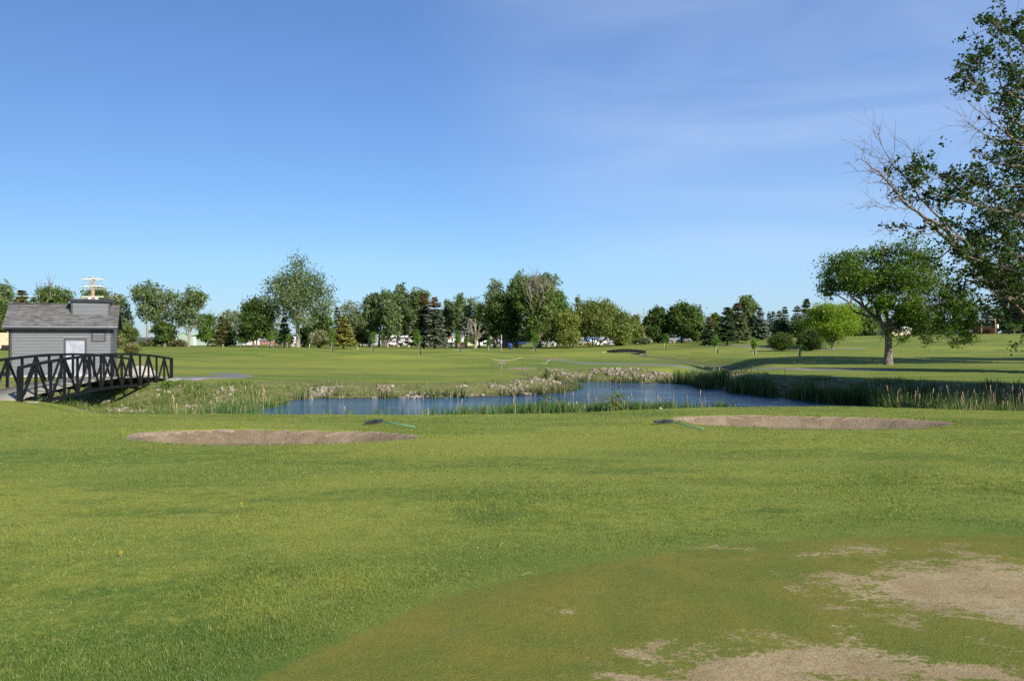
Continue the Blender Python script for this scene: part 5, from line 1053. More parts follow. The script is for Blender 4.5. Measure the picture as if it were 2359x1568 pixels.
rope('rope_barrier', [(1044, 809, 118), (1047, 806.2, 118), (1066, 807, 118), (1081, 806.8, 118), (1084, 810, 118)], [(1047, 806.2, 118), (1082, 806.8, 118)], 'far thin rope on the fairway behind the leaning sapling')
# tee markers, flower, weed, litter, twigs
for xd, lab in ((1850, 'left one of two silvery ball tee markers on the mown field'), (1920, 'right one of two silvery ball tee markers on the mown field')):
    d = 43.0; x = PX(xd, d); t = empty('tee_marker', (x, d, Hs(x, d)), 0, lab, 'tee marker', 'tee markers beyond the right bank')
    m = MB(); a = np.linspace(-1.4, 1.57, 10); m.lathe([(.06 * math.cos(q), .075 + .06 * math.sin(q)) for q in a], 14); m.build('ball', M['silver'], t)
    m = MB(); m.tube([(0, 0, -.05), (0, 0, .03)], .008, 6); m.build('spike', M['guard_black'], t)
def flower(xd, yd, lab):
    d = EYE / ((yd - HY) / F) * 1.03; x = PX(xd, d); t = empty('dandelion', (x, d, Hs(x, d)), 0, lab, 'flower'); m = MB(); m.tube([(0, 0, 0), (.004, 0, .045)], .0022, 5); m.build('stem', M['straw'], t)
    m = MB(); r = np.random.default_rng(int(xd))
    for k in range(26): a = r.random() * 6.28; e = r.random(); v = Vector((math.cos(a) * .017 * (1 - .5 * e), math.sin(a) * .017 * (1 - .5 * e), .045 + .012 * e)); w_ = Vector((-math.sin(a), math.cos(a), 0)) * .003; m.add([(.004, 0, .043), v + w_, v * 1.1 - Vector((0, 0, .003)), v - w_], [(0, 1, 2, 3)])
    m.build('flower_head', M['yellow'], t)
flower(279, 1266, 'single yellow dandelion in the lower left of the lawn'); flower(556, 1143, 'tiny yellow dandelion further back in the left lawn')
def twig(xd, yd, L_, ang, lab, curl=.3):
    d = EYE / ((yd - HY) / F); x = PX(xd, d); t = Hs(x, d); r = np.random.default_rng(int(xd)); P = []; 
    for s in np.linspace(0, 1, 7): P.append((.75 * L_ * s * math.cos(ang + curl * s), .75 * L_ * s * math.sin(ang + curl * s), .018 + .012 * math.sin(3 * s)))
    m = MB(); m.tube(P, np.linspace(.0024, .0015, 7), 6); m.tube([P[3], (P[3][0] + .02, P[3][1] + .02, .03)], .0012, 5); o = m.build('twig', M['tan']); o.location = (x, d, t); tag(o, lab, 'twig', 'dry twigs on the lawn')
twig(1151, 1226, .14, 1.1, 'upright pale twig highest on the centre lawn'); twig(987, 1281, .12, -.9, 'curled dry twig left of centre on the lawn'); twig(1200, 1300, .16, .5, 'forked dry twig at the edge of the putting green'); twig(1080, 1300, .10, 2.2, 'thin bleached stalk between the other twigs')
d = 23.9; x = PX(1521.7, d); m = MB(); rr = np.random.default_rng(9); 
for k in range(7): c = Vector((rr.normal() * .02, rr.normal() * .015, .04 + rr.random() * .02)); m.add([c + Vector(rr.normal(size=3) * .026) for _ in range(4)], [(0, 1, 2, 3)])
o = m.build('litter', M['white_paint']); o.location = (x, d, Hs(x, d)); tag(o, 'crumpled scrap of white paper on the bank edge by the reeds', 'litter')
def rosette(x, y, s, lab, name='weed', n=26, cat='weed', h=.5):
    t = np.random.default_rng(int(x * 100)); root = empty(name, (x, y, Hs(x, y) + .03), 0, lab, cat); T = t.normal(size=(n, 3)) * s * np.array([1, .7, h * .6]); T[:, 2] = np.abs(T[:, 2]) + .02; leaf_mesh(t, 'leaves', T, 8, s * .25, s * .45, (.07, .12, .02), root, M['leaf'], col2=(.10, .15, .03))
    g = TreeGeo()
    for q in T[:8]: g.tube(curve(np.zeros(3), q, np.zeros(3), t, 3, 0), np.array([.006, .004, .003]), 3)
    g.build('stems', M['straw'], root)
rosette(PX(1744, 19.4), 19.4, .09, 'small green weed growing in the sand of the right bunker')

m = MB(); V_, F_ = [], []
rr = np.random.default_rng(4); xx, yy = PX(326, 47.5), 47.5; n_ = 14
gg = [(a, b) for a in np.linspace(-1, 1, n_) for b in np.linspace(-1, 1, n_)]
vs = [(a * 1.0, b * .8, max(-.08, .62 * (1 - (a * a + b * b)) ** 1.0 if a * a + b * b < 1 else -.08) * (1 + .25 * (float(fbm(np.array([a * 3.]), np.array([b * 3.]), 3)[0]) - .5))) for a, b in gg]
m.add(vs, [(i * n_ + j, i * n_ + j + 1, (i + 1) * n_ + j + 1, (i + 1) * n_ + j) for i in range(n_ - 1) for j in range(n_ - 1)][::1], True)
o = m.build('gravel_heap', M['gravel']); o.location = (xx, yy, Hs(xx, yy)); tag(o, 'small beige heap of gravel seen through the footbridge railing beside the lawn', 'gravel heap')
# ------------------------------------------------------------------ stones
def stone_mesh(seed, sub=2):
    import bmesh
    bm = bmesh.new(); bmesh.ops.create_icosphere(bm, subdivisions=sub, radius=1.0); r = np.random.default_rng(seed); ax = r.normal(size=(7, 3)); ax /= np.linalg.norm(ax, axis=1, keepdims=True); cut = r.uniform(.62, .95, 7)
    sc_ = np.array([1.0, r.uniform(.65, .95), r.uniform(.5, .75)])
    for v in bm.verts:
        p = np.array(v.co)
        for a, c in zip(ax, cut):
            k = p @ a
            if k > c: p = p - a * (k - c) * .85
        v.co = Vector(p * sc_)
    V = np.array([v.co[:] for v in bm.verts]); Fc = np.array([[v.index for v in f.verts] for f in bm.faces]); bm.free(); return V, Fc
SM = [stone_mesh(100 + k) for k in range(7)]
stone_me = []
for k, (V, Fc) in enumerate(SM):
    me = bpy.data.meshes.new('rock'); me.from_pydata(V.tolist(), [], Fc.tolist()); me.polygons.foreach_set('use_smooth', [True] * len(Fc)); me.materials.append(M['stone']); a = me.attributes.new('rnd', 'FLOAT', 'FACE'); a.data.foreach_set('value', [k / 7.0] * len(Fc)); stone_me.append(me)
rs = np.random.default_rng(21)
def zone_pts(n, x0, x1, y0, y1, cond):
    out = []; tries = 0
    while len(out) < n and tries < 60:
        x = rs.uniform(x0, x1, n * 3); y = rs.uniform(y0, y1, n * 3); k = cond(x, y); out += list(zip(x[k], y[k])); tries += 1
    return np.array(out[:n])
sdp = lambda x, y: poly_sd(POND, x, y)
clump = lambda x, y, s=1.0, t=.5: fbm(x * s + 3, y * s + 8, 3) > t
RZ = [  # (individual, filler, box, condition, size lo, hi, label)
 (70, 760, (-11, 3.2, 41, 45.4), lambda x, y: (sdp(x, y) > -.1) & (sdp(x, y) < 1.9) & clump(x, y, 1.0, .49), .07, .17, 'pale field stone on the far left bank of the pond'),
 (30, 200, (-.2, 4.2, 44, 50.5), lambda x, y: (sdp(x, y) > .1) & (sdp(x, y) < 2.6) & clump(x, y, 1.1, .45), .09, .20, 'stone in the pale heap on the grassy point of the pond'),
 (62, 950, (2.6, 13.2, 56, 62), lambda x, y: (sdp(x, y) > -.1) & (sdp(x, y) < 3.4) & clump(x, y, .9, .48), .10, .22, 'light stone of the wide rocky bank at the far end of the pond'),
 (20, 300, (12.6, 17, 41, 57), lambda x, y: (sdp(x, y) > .1) & (sdp(x, y) < 2.0) & clump(x, y, .9, .42), .09, .19, 'stone on the corner bank beside the big reed clump'),
 (26, 420, (14, 24, 32.5, 42.5), lambda x, y: (sdp(x, y) > .2) & (sdp(x, y) < 2.3) & clump(x, y, .9, .46), .08, .18, 'shaded stone on the right bank behind the reeds'),
 (34, 200, (-17.5, -12.2, 31, 41), lambda x, y: (seg_dist(RAV, x, y) < 4.2) & (sdp(x, y) > .8) & clump(x, y, 1.0, .46), .06, .17, 'stone in the dry gully right of the footbridge'),
 (16, 60, (-23, -16.5, 32.5, 38), lambda x, y: (seg_dist(RAV, x, y) < 2.4) & clump(x, y, 1.0, .4), .07, .22, 'stone in the gully under the footbridge'),
 (18, 120, (16.6, 21.5, 62, 79), lambda x, y: (seg_dist(SWALE, x, y) < 1.5) & clump(x, y, .5, .45), .08, .20, 'stone along the grassy ditch beyond the gravel path'),
]
FV = []; FF = []; FR = []; off_ = 0
Vs, Fs = stone_mesh(300, 1), stone_mesh(301, 1)
for ni, nf, (x0, x1, y0, y1), cond, slo, shi, lab in RZ:
    P = zone_pts(ni + nf, x0, x1, y0, y1, cond)
    if not len(P): continue
    s = rs.uniform(slo, shi, len(P)) * rs.uniform(.35, .95, len(P)) ; z = H(P[:, 0], P[:, 1]); order = np.argsort(-s); P = P[order]; s = s[order]; z = z[order]
    for k in range(len(P)):
        a, b, c_ = rs.uniform(0, 6.28, 3)
        if k < ni:
            o = bpy.data.objects.new('rock', stone_me[rs.integers(0, 7)]); C.objects.link(o); o.location = (P[k, 0], P[k, 1], z[k] + s[k] * .22); o.rotation_euler = (rs.normal() * .3, rs.normal() * .3, a); o.scale = (s[k],) * 3; tag(o, lab, 'rock', lab.replace('pale field stone', 'field stones').replace('light stone', 'stones').replace('shaded stone', 'shaded stones').replace('stone in', 'stones in').replace('stone on', 'stones on').replace('stone along', 'stones along'))
        else:
            V, Fc = (Vs, Fs)[k % 2]; R_ = np.array(Matrix.Rotation(a, 3, 'Z') @ Matrix.Rotation(rs.normal() * .4, 3, 'X')); V2 = (V * s[k] * .85) @ R_.T + np.array([P[k, 0], P[k, 1], z[k] + s[k] * .15]); FV.append(V2); FF.append(Fc + off_); off_ += len(V2); FR += [rs.random()] * len(Fc)
tag(np_mesh('riprap', np.concatenate(FV), np.concatenate(FF), M['stone'], smooth=True, attrs={'rnd': ('FLOAT', 'FACE', FR)}), 'loose field stones scattered along the pond banks and gully', 'stones', kind='stuff')
for xd, d, s, lab in ((682 - 8, 148, .85, 'pale boulder at the foot of the big cottonwood'), (384, 146, 1.0, 'dark rounded boulder left of the brown bush on the far lawn'), (1543, 150, .5, 'grey boulder by the far parking area'), (1551, 152, .7, 'pinkish boulder left of the white fence'), (479 , 26.5, .28, 'grey slab edge stone at the left end of the reeds')):
    x = PX(xd, d); o = bpy.data.objects.new('boulder', stone_me[int(xd) % 7]); C.objects.link(o); o.location = (x, d, Hs(x, d) + s * .3); o.scale = (s, s * .8, s); o.rotation_euler = (0, 0, xd); tag(o, lab, 'boulder')

# ------------------------------------------------------------------ blades: reeds, weeds, lawn
def blades(name, P, h, w_, lean, col, mat, extra=None, curlk=.5, parent=None, segs=2):
    n = len(P); a = rb.random(n) * 2 * np.pi; ld = np.stack([np.cos(a), np.sin(a), np.zeros(n)], -1) * lean[:, None]; f = rb.random(n) * 2 * np.pi
    sd_ = np.stack([np.cos(f), np.sin(f), np.zeros(n)], -1) * (w_ * .5)[:, None]; up = np.array([0, 0, 1.0])
    if segs == 1:
        V = np.stack([P - sd_, P + sd_, P + up * h[:, None] + ld * h[:, None]], 1).reshape(-1, 3); Fc = np.arange(3 * n).reshape(-1, 3); rep = 1
    else:
        m = P + up * (h * .55)[:, None] + ld * (h * .35)[:, None]; t = P + up * (h * .97)[:, None] + ld * h[:, None]; t[:, 2] -= (lean * h * curlk)
        V = np.stack([P - sd_, P + sd_, m + sd_ * .8, m - sd_ * .8, t + sd_ * .12, t - sd_ * .12], 1).reshape(-1, 3); b = np.arange(n)[:, None] * 6
        Fc = np.stack([b + np.array([0, 1, 2, 3]), b + np.array([3, 2, 4, 5])], 1).reshape(-1, 4); rep = 2
    at = {}
    if col is not None: at['col'] = ('FLOAT_COLOR', 'FACE', np.repeat(np.concatenate([col.clip(.005, .9), np.ones((n, 1))], 1), rep, 0))
    for k, v in (extra or {}).items(): at[k] = ('FLOAT', 'FACE', np.repeat(v, rep))
    return np_mesh(name, V, Fc, mat, parent, attrs=at)
rb = np.random.default_rng(31)
def mixcol(n, cols, p, var=.18):
    c = np.array(cols)[rb.choice(len(cols), n, p=np.array(p) / sum(p))]; return c * (1 + var * rb.normal(size=(n, 1))).clip(.5, 1.6)
def area_pts(n, x0, x1, y0, y1, cond, prob=None):
    out = []; tot = 0; t = 0
    while tot < n and t < 80:
        x = rb.uniform(x0, x1, n); y = rb.uniform(y0, y1, n); k = cond(x, y)
        if prob is not None: k &= rb.random(n) < prob(x, y)
        out.append(np.stack([x[k], y[k]], -1)); tot += k.sum(); t += 1
    P = np.concatenate(out)[:n]; return P
def reed_bed(name, label, n, box, cond, prob, h, w_, cols, pr, lean=.16, stalks=0, stalkh=(.9, 1.4)):
    # stems come up in tufts
    P = area_pts(max(8, n // 9), *box, cond, prob); P = np.repeat(P, 9, 0) + rb.normal(size=(len(P) * 9, 2)) * .07; m = len(P); z = np.minimum(H(P[:, 0], P[:, 1]), H(P[:, 0], P[:, 1])); hh = rb.uniform(*h, m) * (.8 + .4 * fbm(P[:, 0] * .8, P[:, 1] * .8, 3))
    z = np.maximum(z, ZW - .35); hh = hh + np.maximum(0, ZW - z)
    B = np.concatenate([P, z[:, None]], 1); L1 = np.abs(rb.normal(size=m)) * lean; c = mixcol(m, cols, pr)
    o = blades(name, B, hh, rb.uniform(.6, 1.3, m) * w_, L1, c, M['reed']); tag(o, label, 'reeds', kind='stuff')
    if stalks:
        P = area_pts(stalks, *box, cond, prob); z = np.maximum(H(P[:, 0], P[:, 1]), ZW - .3); g = TreeGeo(); cc = []
        for (x, y), zz in zip(P, z):
            hh = rb.uniform(*stalkh) + max(0, ZW - zz); l = rb.normal(size=2) * .10; b = np.array([x, y, zz]); t_ = b + np.array([l[0] * hh, l[1] * hh, hh])
            g.tube(np.stack([b, (b + t_) / 2, t_]), [.009, .008, .006], 4); 
            if rb.random() < .6: d_ = (t_ - b) / hh; g.tube(np.stack([t_ - d_ * .05, t_ - d_ * .02, t_ + d_ * .13, t_ + d_ * .16]), [.006, .015, .017, .006], 6)
        V = np.concatenate(g.V); Fc = np.concatenate(g.F); so = np_mesh('reed_stalks', V, Fc, M['stalk'], smooth=True); tag(so, label.replace('reeds', 'stalks').replace('cattails', 'stalks') + ', dry straw coloured seed stalks', 'stalks', kind='stuff')
M['stalk'] = simple('dry_stalk', (.36, .27, .165), .85, var=.35, scale=2.5)
GR = [(.075, .150, .045), (.095, .175, .050), (.12, .17, .05), (.36, .30, .17)]
reed_bed('cattails', 'sparse green cattails along the near shore in front of the water', 10500, (-11.5, 8.6, 25.9, 30.6), lambda x, y: (sdp(x, y) < .5) & (sdp(x, y) > -2.0) & (y < 30.6), lambda x, y: (.04 + .96 * sst(-3.5, 2.0, x) * sst(9.0, 6.5, x) + .12 * sst(-8.8, -10.2, x)) * sst(.42, .56, fbm(x * 1.4, y * 1.4, 3)), (.48, .88), .032, GR, (.45, .3, .18, .07), stalks=40, stalkh=(.5, .95))
reed_bed('reeds', 'thick green reeds with straw stalks filling the right end of the pond', 12000, (15.6, 27, 25.3, 34.5), lambda x, y: (sdp(x, y) < .9), lambda x, y: .35 + .65 * sst(.35, .55, fbm(x * 1.1, y * 1.1, 3)), (.55, 1.08), .030, [(.07, .13, .03), (.10, .17, .035), (.14, .18, .05), (.34, .27, .15)], (.4, .3, .2, .10), lean=.2, stalks=280, stalkh=(.6, 1.2))
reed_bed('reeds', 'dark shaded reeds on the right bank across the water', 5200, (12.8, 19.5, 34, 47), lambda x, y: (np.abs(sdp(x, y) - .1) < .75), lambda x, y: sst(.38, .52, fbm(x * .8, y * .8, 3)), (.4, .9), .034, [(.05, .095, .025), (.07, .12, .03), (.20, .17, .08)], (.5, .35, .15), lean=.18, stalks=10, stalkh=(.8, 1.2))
reed_bed('reeds', 'tall reed clump at the far right corner of the pond', 2800, (11.3, 14.3, 49.5, 56), lambda x, y: (np.abs(sdp(x, y) + .1) < .95), None, (.7, 1.15), .042, [(.075, .13, .035), (.10, .15, .04), (.25, .21, .11)], (.5, .35, .15), lean=.14)
reed_bed('reeds', 'thin short reeds along the far shores', 2600, (-11.4, 13, 40.2, 58.5), lambda x, y: (np.abs(sdp(x, y)) < .45), lambda x, y: sst(.46, .60, fbm(x * .9 + 4, y * .9, 3)), (.22, .60), .036, [(.09, .13, .04), (.14, .16, .06), (.28, .22, .12)], (.45, .3, .25), lean=.16)
reed_bed('reeds', 'bright tall grass and reeds at the left end of the pond', 1400, (-13.2, -9.4, 27.2, 37), lambda x, y: (sdp(x, y) < 1.3) & (sdp(x, y) > -.5) & (x < -10.4), lambda x, y: .3 + .7 * sst(.4, .55, fbm(x, y, 3)), (.28, .62), .028, [(.10, .18, .03), (.13, .20, .04), (.30, .24, .13)], (.5, .32, .18), lean=.18, stalks=26, stalkh=(.5, .9))
# tall uncut grass and weeds on the banks and in the gully
def rough_at(x, y): return zones(x, y)[0]
P = area_pts(52000, -24, 27, 27, 62.5, lambda x, y: (sdp(x, y) > .05), lambda x, y: (rough_at(x, y) > .45) * (.22 + .78 * sst(.42, .60, fbm(x * 1.3, y * 1.3, 3))) * (1.0 - .68 * sst(38, 44, y) * sst(14, 12, x)))
m = len(P); cl = fbm(P[:, 0] * .9 + 7, P[:, 1] * .9, 3); dd_ = P[:, 1]
c = mixcol(m, [(.085, .135, .028), (.13, .165, .04), (.19, .18, .07), (.34, .27, .16)], (.36, .3, .2, .14), .2)
shade = np.where((P[:, 0] < -12)[:, None], np.array([[.95, 1.12, .8]]), 1.0)
o = blades('tall_grass', np.concatenate([P, H(P[:, 0], P[:, 1])[:, None]], 1), rb.uniform(.05, .26, m) * (.35 + 1.3 * sst(.42, .66, cl)) * (1 - .35 * sst(38, 44, dd_)), rb.uniform(.006, .013, m) * (1 + dd_ / 50), np.abs(rb.normal(size=m)) * .4, c * shade, M['reed']); tag(o, 'uncut weedy grass covering the pond banks and the gully', 'grass', kind='stuff')
# the mown turf near the tee
n = 470000
rr_ = 3.1 * (27.5 / 3.1) ** rb.random(n); th = rb.uniform(-.66, .66, n); x = rr_ * np.sin(th) * 1.04; y = rr_ * np.cos(th)
def on_turf(x, y):
    ok = np.ones(len(x), bool)
    for b in BK: ok &= (bk_e(b, x, y)[0] > .985 + .03 * rb.random(len(x)))
    return ok & (sdp(x, y) > .3)
k = on_turf(x, y); x = x[k]; y = y[k]
zo = zones(x, y); rough, gr, dead, dirt, mud = zo
on_g = gr + .10 * (fbm(x * 3, y * 3, 3) - .5) > 0
df = dead + 1.15 * (fbm(x * 3.4 * 1.0, y * 3.4, 5) - .5)
keep = np.where(on_g, (df < .42) & (rb.random(len(x)) < .9), True) & (dirt < .35)
x, y, on_g = x[keep], y[keep], on_g[keep]; zo = [q[keep] for q in zo]; m = len(x); dist = np.hypot(x, y)
lush = sst(.35, .65, fbm(x * .7 + 2, y * .7, 4))
lip = np.zeros(m)
for b in BK: lip = np.maximum(lip, sst(1.18, 1.02, bk_e(b, x, y)[0]))
gfade = sst(.02, -.45, zo[1])
h = np.where(on_g, rb.uniform(.004, .010, m), rb.uniform(.010, .029, m) * (.45 + .55 * gfade) * (.75 + .5 * lush) * (1 + 1.3 * lip)) * (1 + .012 * dist)
w_ = np.where(on_g, .0024, .0030) * rb.uniform(.7, 1.4, m) * (.8 + dist * .16)
rn = rb.random(m); e1 = np.where(rn > .80, rb.uniform(.25, .85, m), rb.uniform(0, .12, m)); e2 = np.where(rn < .36, rb.uniform(.15, .65, m), 0) 
ex = {'rnd': e1, 'rnd2': e2}; ex.update({k_: v_ for k_, v_ in zip(('rough', 'green', 'dead', 'dirt', 'mud'), zo)}); ex['dead'] = np.minimum(ex['dead'], .0) * 0
o = blades('grass', np.stack([x, y, H(x, y) - .003], -1), h, w_, np.abs(rb.normal(size=m)) * .55, None, M['blade'], ex, segs=1); tag(o, 'short mown turf around the tee and the bunkers', 'grass', kind='stuff')
# ragged taller fringe along the crest above the water and round the bunkers
P = area_pts(9000, -17, 16, 20, 28, lambda x, y: (sdp(x, y) > .1) & (sdp(x, y) < 3.4) | ((x < -12) & (y > 26.5) & (seg_dist(RAV, x, y) < 7.5)), lambda x, y: sst(.45, .6, fbm(x * 1.2, y * 1.2, 3)))
m = len(P); o = blades('tall_grass', np.concatenate([P, H(P[:, 0], P[:, 1])[:, None]], 1), rb.uniform(.05, .14, m), rb.uniform(.006, .012, m), np.abs(rb.normal(size=m)) * .45, mixcol(m, [(.12, .17, .035), (.20, .20, .08)], (.7, .3)), M['reed']); tag(o, 'ragged grass fringe on the crest of the near bank', 'grass', kind='stuff')
# low leafy shrubs at the water
def shrub(xd, yb, yt, d, w, lab, col=(.12, .17, .02), n=26, zbase=None):
    r = np.random.default_rng(int(xd)); x = PX(xd, d); zb = max(Hs(x, d), ZW - .1); root = empty('shrub', (x, d, zb), 0, lab, 'shrub'); ht = max(.35, PZ(yt, d) - zb); R = w / 2 / F * d; g = TreeGeo()
    T = lobes_pts(r, [(0, 0, ht * .45, R, R * .8, ht * .42), (R * .2, 0, ht * .8, R * .5, R * .4, ht * .2)], n, .6)
    for e in T: g.tube(curve(np.array([r.normal() * .03, 0, 0]), e, np.array([0, 0, .1]), r, 4, .02), np.linspace(.011, .004, 4), 3)
    g.build('stems', M['stalk'], root); leaf_mesh(r, 'foliage', T, 9, .09, .085, col, root, M['leaf'], col2=tuple(c * 1.3 for c in col), gain=1.1)
shrub(1255, 945, 900, 28.2, 44, 'yellow-green leafy shrub in the cattails, nearest the middle of the pond')
shrub(1415, 940, 891, 28.6, 60, 'tallest spindly shrub rising above the cattails over the water', n=34, col=(.10, .155, .02))
shrub(1118, 958, 938, 27.3, 26, 'very small leafy sprout in the near cattails left of the shrubs', n=12)
shrub(1258, 880, 851, 50, 22, 'dense bright shrub on the grassy point across the water', col=(.075, .14, .02), n=44)
shrub(385, 905, 886, 38.5, 26, 'leafy weed tuft against the far abutment of the footbridge', col=(.09, .15, .02), n=26)

# ------------------------------------------------------------------ trees beyond the right edge whose shade reaches the fairway
tree('dense', 2560, 2470, 2640, 430, 45, 'leafy tree standing beyond the right edge of the view', lo=.15, dens=1.2)
tree('dense', 2700, 2570, 2810, 500, 62, 'second leafy tree standing beyond the right edge of the view', lo=.1, dens=1.2)
tree('dense', 2535, 2390, 2680, 350, 58, 'tall leafy tree beyond the right edge, between the other two', lo=.3, dens=1.2)
tree('dense', 2986, 2666, 3306, -38, 27, 'broad tree standing far outside the right edge, nearest the tee', lo=.15, dens=1.3)
tree('dense', 2575, 2380, 2770, 46, 33, 'leafy tree just outside the right edge behind the overhanging cottonwood', lo=.12, dens=1.3)
# ------------------------------------------------------------------ buildings, fences and vehicles far behind
def building(xl, xr, yeave, d, depth, label, wall='white_paint', roof='grey_roof', ypeak=None, kind='gable_side', wins=(), doors=(), cat='building', name='building', over=.35, winmat='glass_dark', band=None, rz=0):
    x0, x1 = PX(xl, d), PX(xr, d); cxm = (x0 + x1) / 2; zb = float(land(np.array([cxm]), np.array([float(d)]))[0]) - .15; t = empty(name, (x0, d, zb), rz, label, cat); W_ = x1 - x0; he = PZ(yeave, d) - zb; hp = (PZ(ypeak, d) - zb) if ypeak else he + .25
    m = MB(); 
    if kind == 'gable_front': m.prism([(0, 0), (W_, 0), (W_, he), (W_ / 2, hp - .02), (0, he)], 0, depth)
    elif kind == 'gable_side':
        m.box((0, 0, 0), (W_, depth, he)); 
        for xx in (0, W_ - .1): m.add([(xx, .02, he), (xx, depth - .02, he), (xx, depth / 2, hp - .05), (xx + .1, .02, he), (xx + .1, depth - .02, he), (xx + .1, depth / 2, hp - .05)], [(0, 2, 1), (3, 4, 5), (0, 3, 5, 2), (1, 2, 5, 4)])
    else: m.box((0, 0, 0), (W_, depth, he))
    m.build('wall', M[wall], t); m = MB()
    if kind == 'gable_front':
        th = .14; k = over; sl = (hp - he) / (W_ / 2); 
        for s in (-1, 1):
            a = (W_ / 2, hp + .01); b = ((0 - k) if s < 0 else (W_ + k), he - k * sl + .01); m.prism([a, b, (b[0], b[1] + th), (a[0], a[1] + th)] if s < 0 else [a, (a[0], a[1] + th), (b[0], b[1] + th), b], -over, depth + over)
    elif kind == 'gable_side':
        sl = (hp - he) / (depth / 2)
        for s in (0, 1):
            ye = -over if s == 0 else depth + over; q = [(-over, ye, he - over * sl), (W_ + over, ye, he - over * sl), (W_ + over, depth / 2, hp), (-over, depth / 2, hp)]; m.add(q + [(a, b, c + .13) for a, b, c in q], [(0, 3, 2, 1), (4, 5, 6, 7), (0, 1, 5, 4), (1, 2, 6, 5), (2, 3, 7, 6), (3, 0, 4, 7)])
    else: m.box((-over, -over, he), (W_ + over, depth + over, hp))
    m.build('roof', M[roof], t)
    for wx0, wx1, wy0, wy1 in wins:
        a, b = PX(wx0, d) - x0, PX(wx1, d) - x0; c, e = PZ(wy1, d) - zb, PZ(wy0, d) - zb; fr = MB(); fw = .09
        for p, q in (((a - fw, -.06, c - fw), (b + fw, -.005, c)), ((a - fw, -.06, e), (b + fw, -.005, e + fw)), ((a - fw, -.058, c), (a, -.006, e)), ((b, -.058, c), (b + fw, -.006, e))): fr.box(p, q)
        w_ = fr.build('window', M['white_paint'], t); m = MB(); m.box((a, -.03, c), (b, -.004, e)); m.build('pane', M[winmat], w_)
    for wx0, wx1, wy0, wy1, mt in doors:
        a, b = PX(wx0, d) - x0, PX(wx1, d) - x0; m = MB(); m.box((a, -.07, .02), (b, -.003, PZ(wy0, d) - zb), bev=.02); m.build('door', M[mt], t)
    if band: m = MB(); m.box((-.02, -.04, PZ(band[1], d) - zb), (W_ + .02, -.002, PZ(band[0], d) - zb)); m.build('stripe', M[band[2]], t)
    return t
def fence(xl, xr, yt, d, label, mat, d2=None, board=True, gap=2.4, name='fence', rail=None):
    d2 = d2 or d; a = np.array([PX(xl, d), d]); b = np.array([PX(xr, d2), d2]); L_ = np.linalg.norm(b - a); zb = float(land(a[:1], a[1:])[0]) - .05; ht = PZ(yt, d) - zb; t = empty(name, (*a, zb), math.atan2(*(b - a)[::-1]), label, 'fence')
    z2 = float(land(b[:1], b[1:])[0]) - .05 - zb; n = max(2, int(L_ / gap) + 1); Sh = lambda x: z2 * x / L_
    if board:
        m = MB(); k = 0; x = 0
        while x < L_: m.box((x, -.02 - .004 * (k % 2), Sh(x) + .05), (min(L_, x + .19), .02 + .004 * (k % 2), Sh(x) + ht - .04 + .012 * ((k * 7) % 3))); x += .20; k += 1
        m.build('boards', M[mat], t)
    else:
        for q in (.35, .75): m = MB(); m.bar((0, 0, ht * q), (L_, 0, ht * q + z2), .05, .12); m.build('rail', M[mat], t)
    if rail: m = MB(); m.bar((0, -.05, ht), (L_, -.05, ht + z2), .06, .10); m.build('top_rail', M[rail], t)
    for i in range(n): x = L_ * i / (n - 1); m = MB(); m.box((x - .06, -.07, Sh(x) - .1), (x + .06, .07, Sh(x) + ht + .06), bev=.015); m.build('post', M[mat if not rail else rail], t)
    return t
def vehicle(xd, d, label, mat='car_silver', L_=4.5, rz=0.0, name='parked_car', body='car', cat='car', group=None):
    x = PX(xd, d); zb = float(land(np.array([x]), np.array([float(d)]))[0]); t = empty(name, (x, d, zb), rz, label, cat, group); h0 = .32; s = L_ / 4.5; W_ = 1.75
    if body == 'car': pr = [(-2.2, .35), (-2.25, .62), (-2.1, .88), (-1.2, .96), (-.55, 1.40), (.75, 1.44), (1.45, 1.02), (2.15, .95), (2.25, .6), (2.2, .35)]; gl = [(-1.02, .98), (-.50, 1.34), (.70, 1.38), (1.25, 1.02)]
    else: pr = [(-2.5, .42), (-2.55, .75), (-2.45, 1.02), (-1.25, 1.08), (-.75, 1.72), (.75, 1.76), (.85, 1.12), (2.5, 1.10), (2.55, .5), (2.5, .42)]; gl = [(-1.1, 1.12), (-.68, 1.64), (.66, 1.68), (.72, 1.14)]
    m = MB(); m.prism([(a * s, b) for a, b in pr][::-1], -W_ / 2, W_ / 2); o = m.build('body', M[mat], t); bv = o.modifiers.new('b', 'BEVEL'); bv.width = .07; bv.segments = 2
    m = MB()
    for y in (-W_ / 2 - .006, W_ / 2 + .002): m.prism([(a * s, b) for a, b in gl][::-1], y, y + .004)
    m.build('windows', M['glass_dark'], t)
    for wx in (-1.4, 1.4):
        for y in (-W_ / 2 + .08, W_ / 2 - .08): m = MB(); R_ = Matrix.Translation((wx * s, y, .33)) @ Matrix.Rotation(math.pi / 2, 4, 'X'); m.lathe([(0, -.11), (.18, -.11), (.2, -.09), (.31, -.11), (.33, -.07), (.33, .07), (.31, .11), (.2, .09), (.18, .11), (0, .11)], 14, R_); m.build('wheel', M['rubber'], t)
    for y in (-.6, .6): m = MB(); m.box((-2.27 * s, y - .18, .62), (-2.2 * s, y + .18, .76), bev=.01); m.build('headlight', M['silver'], t)
    return t
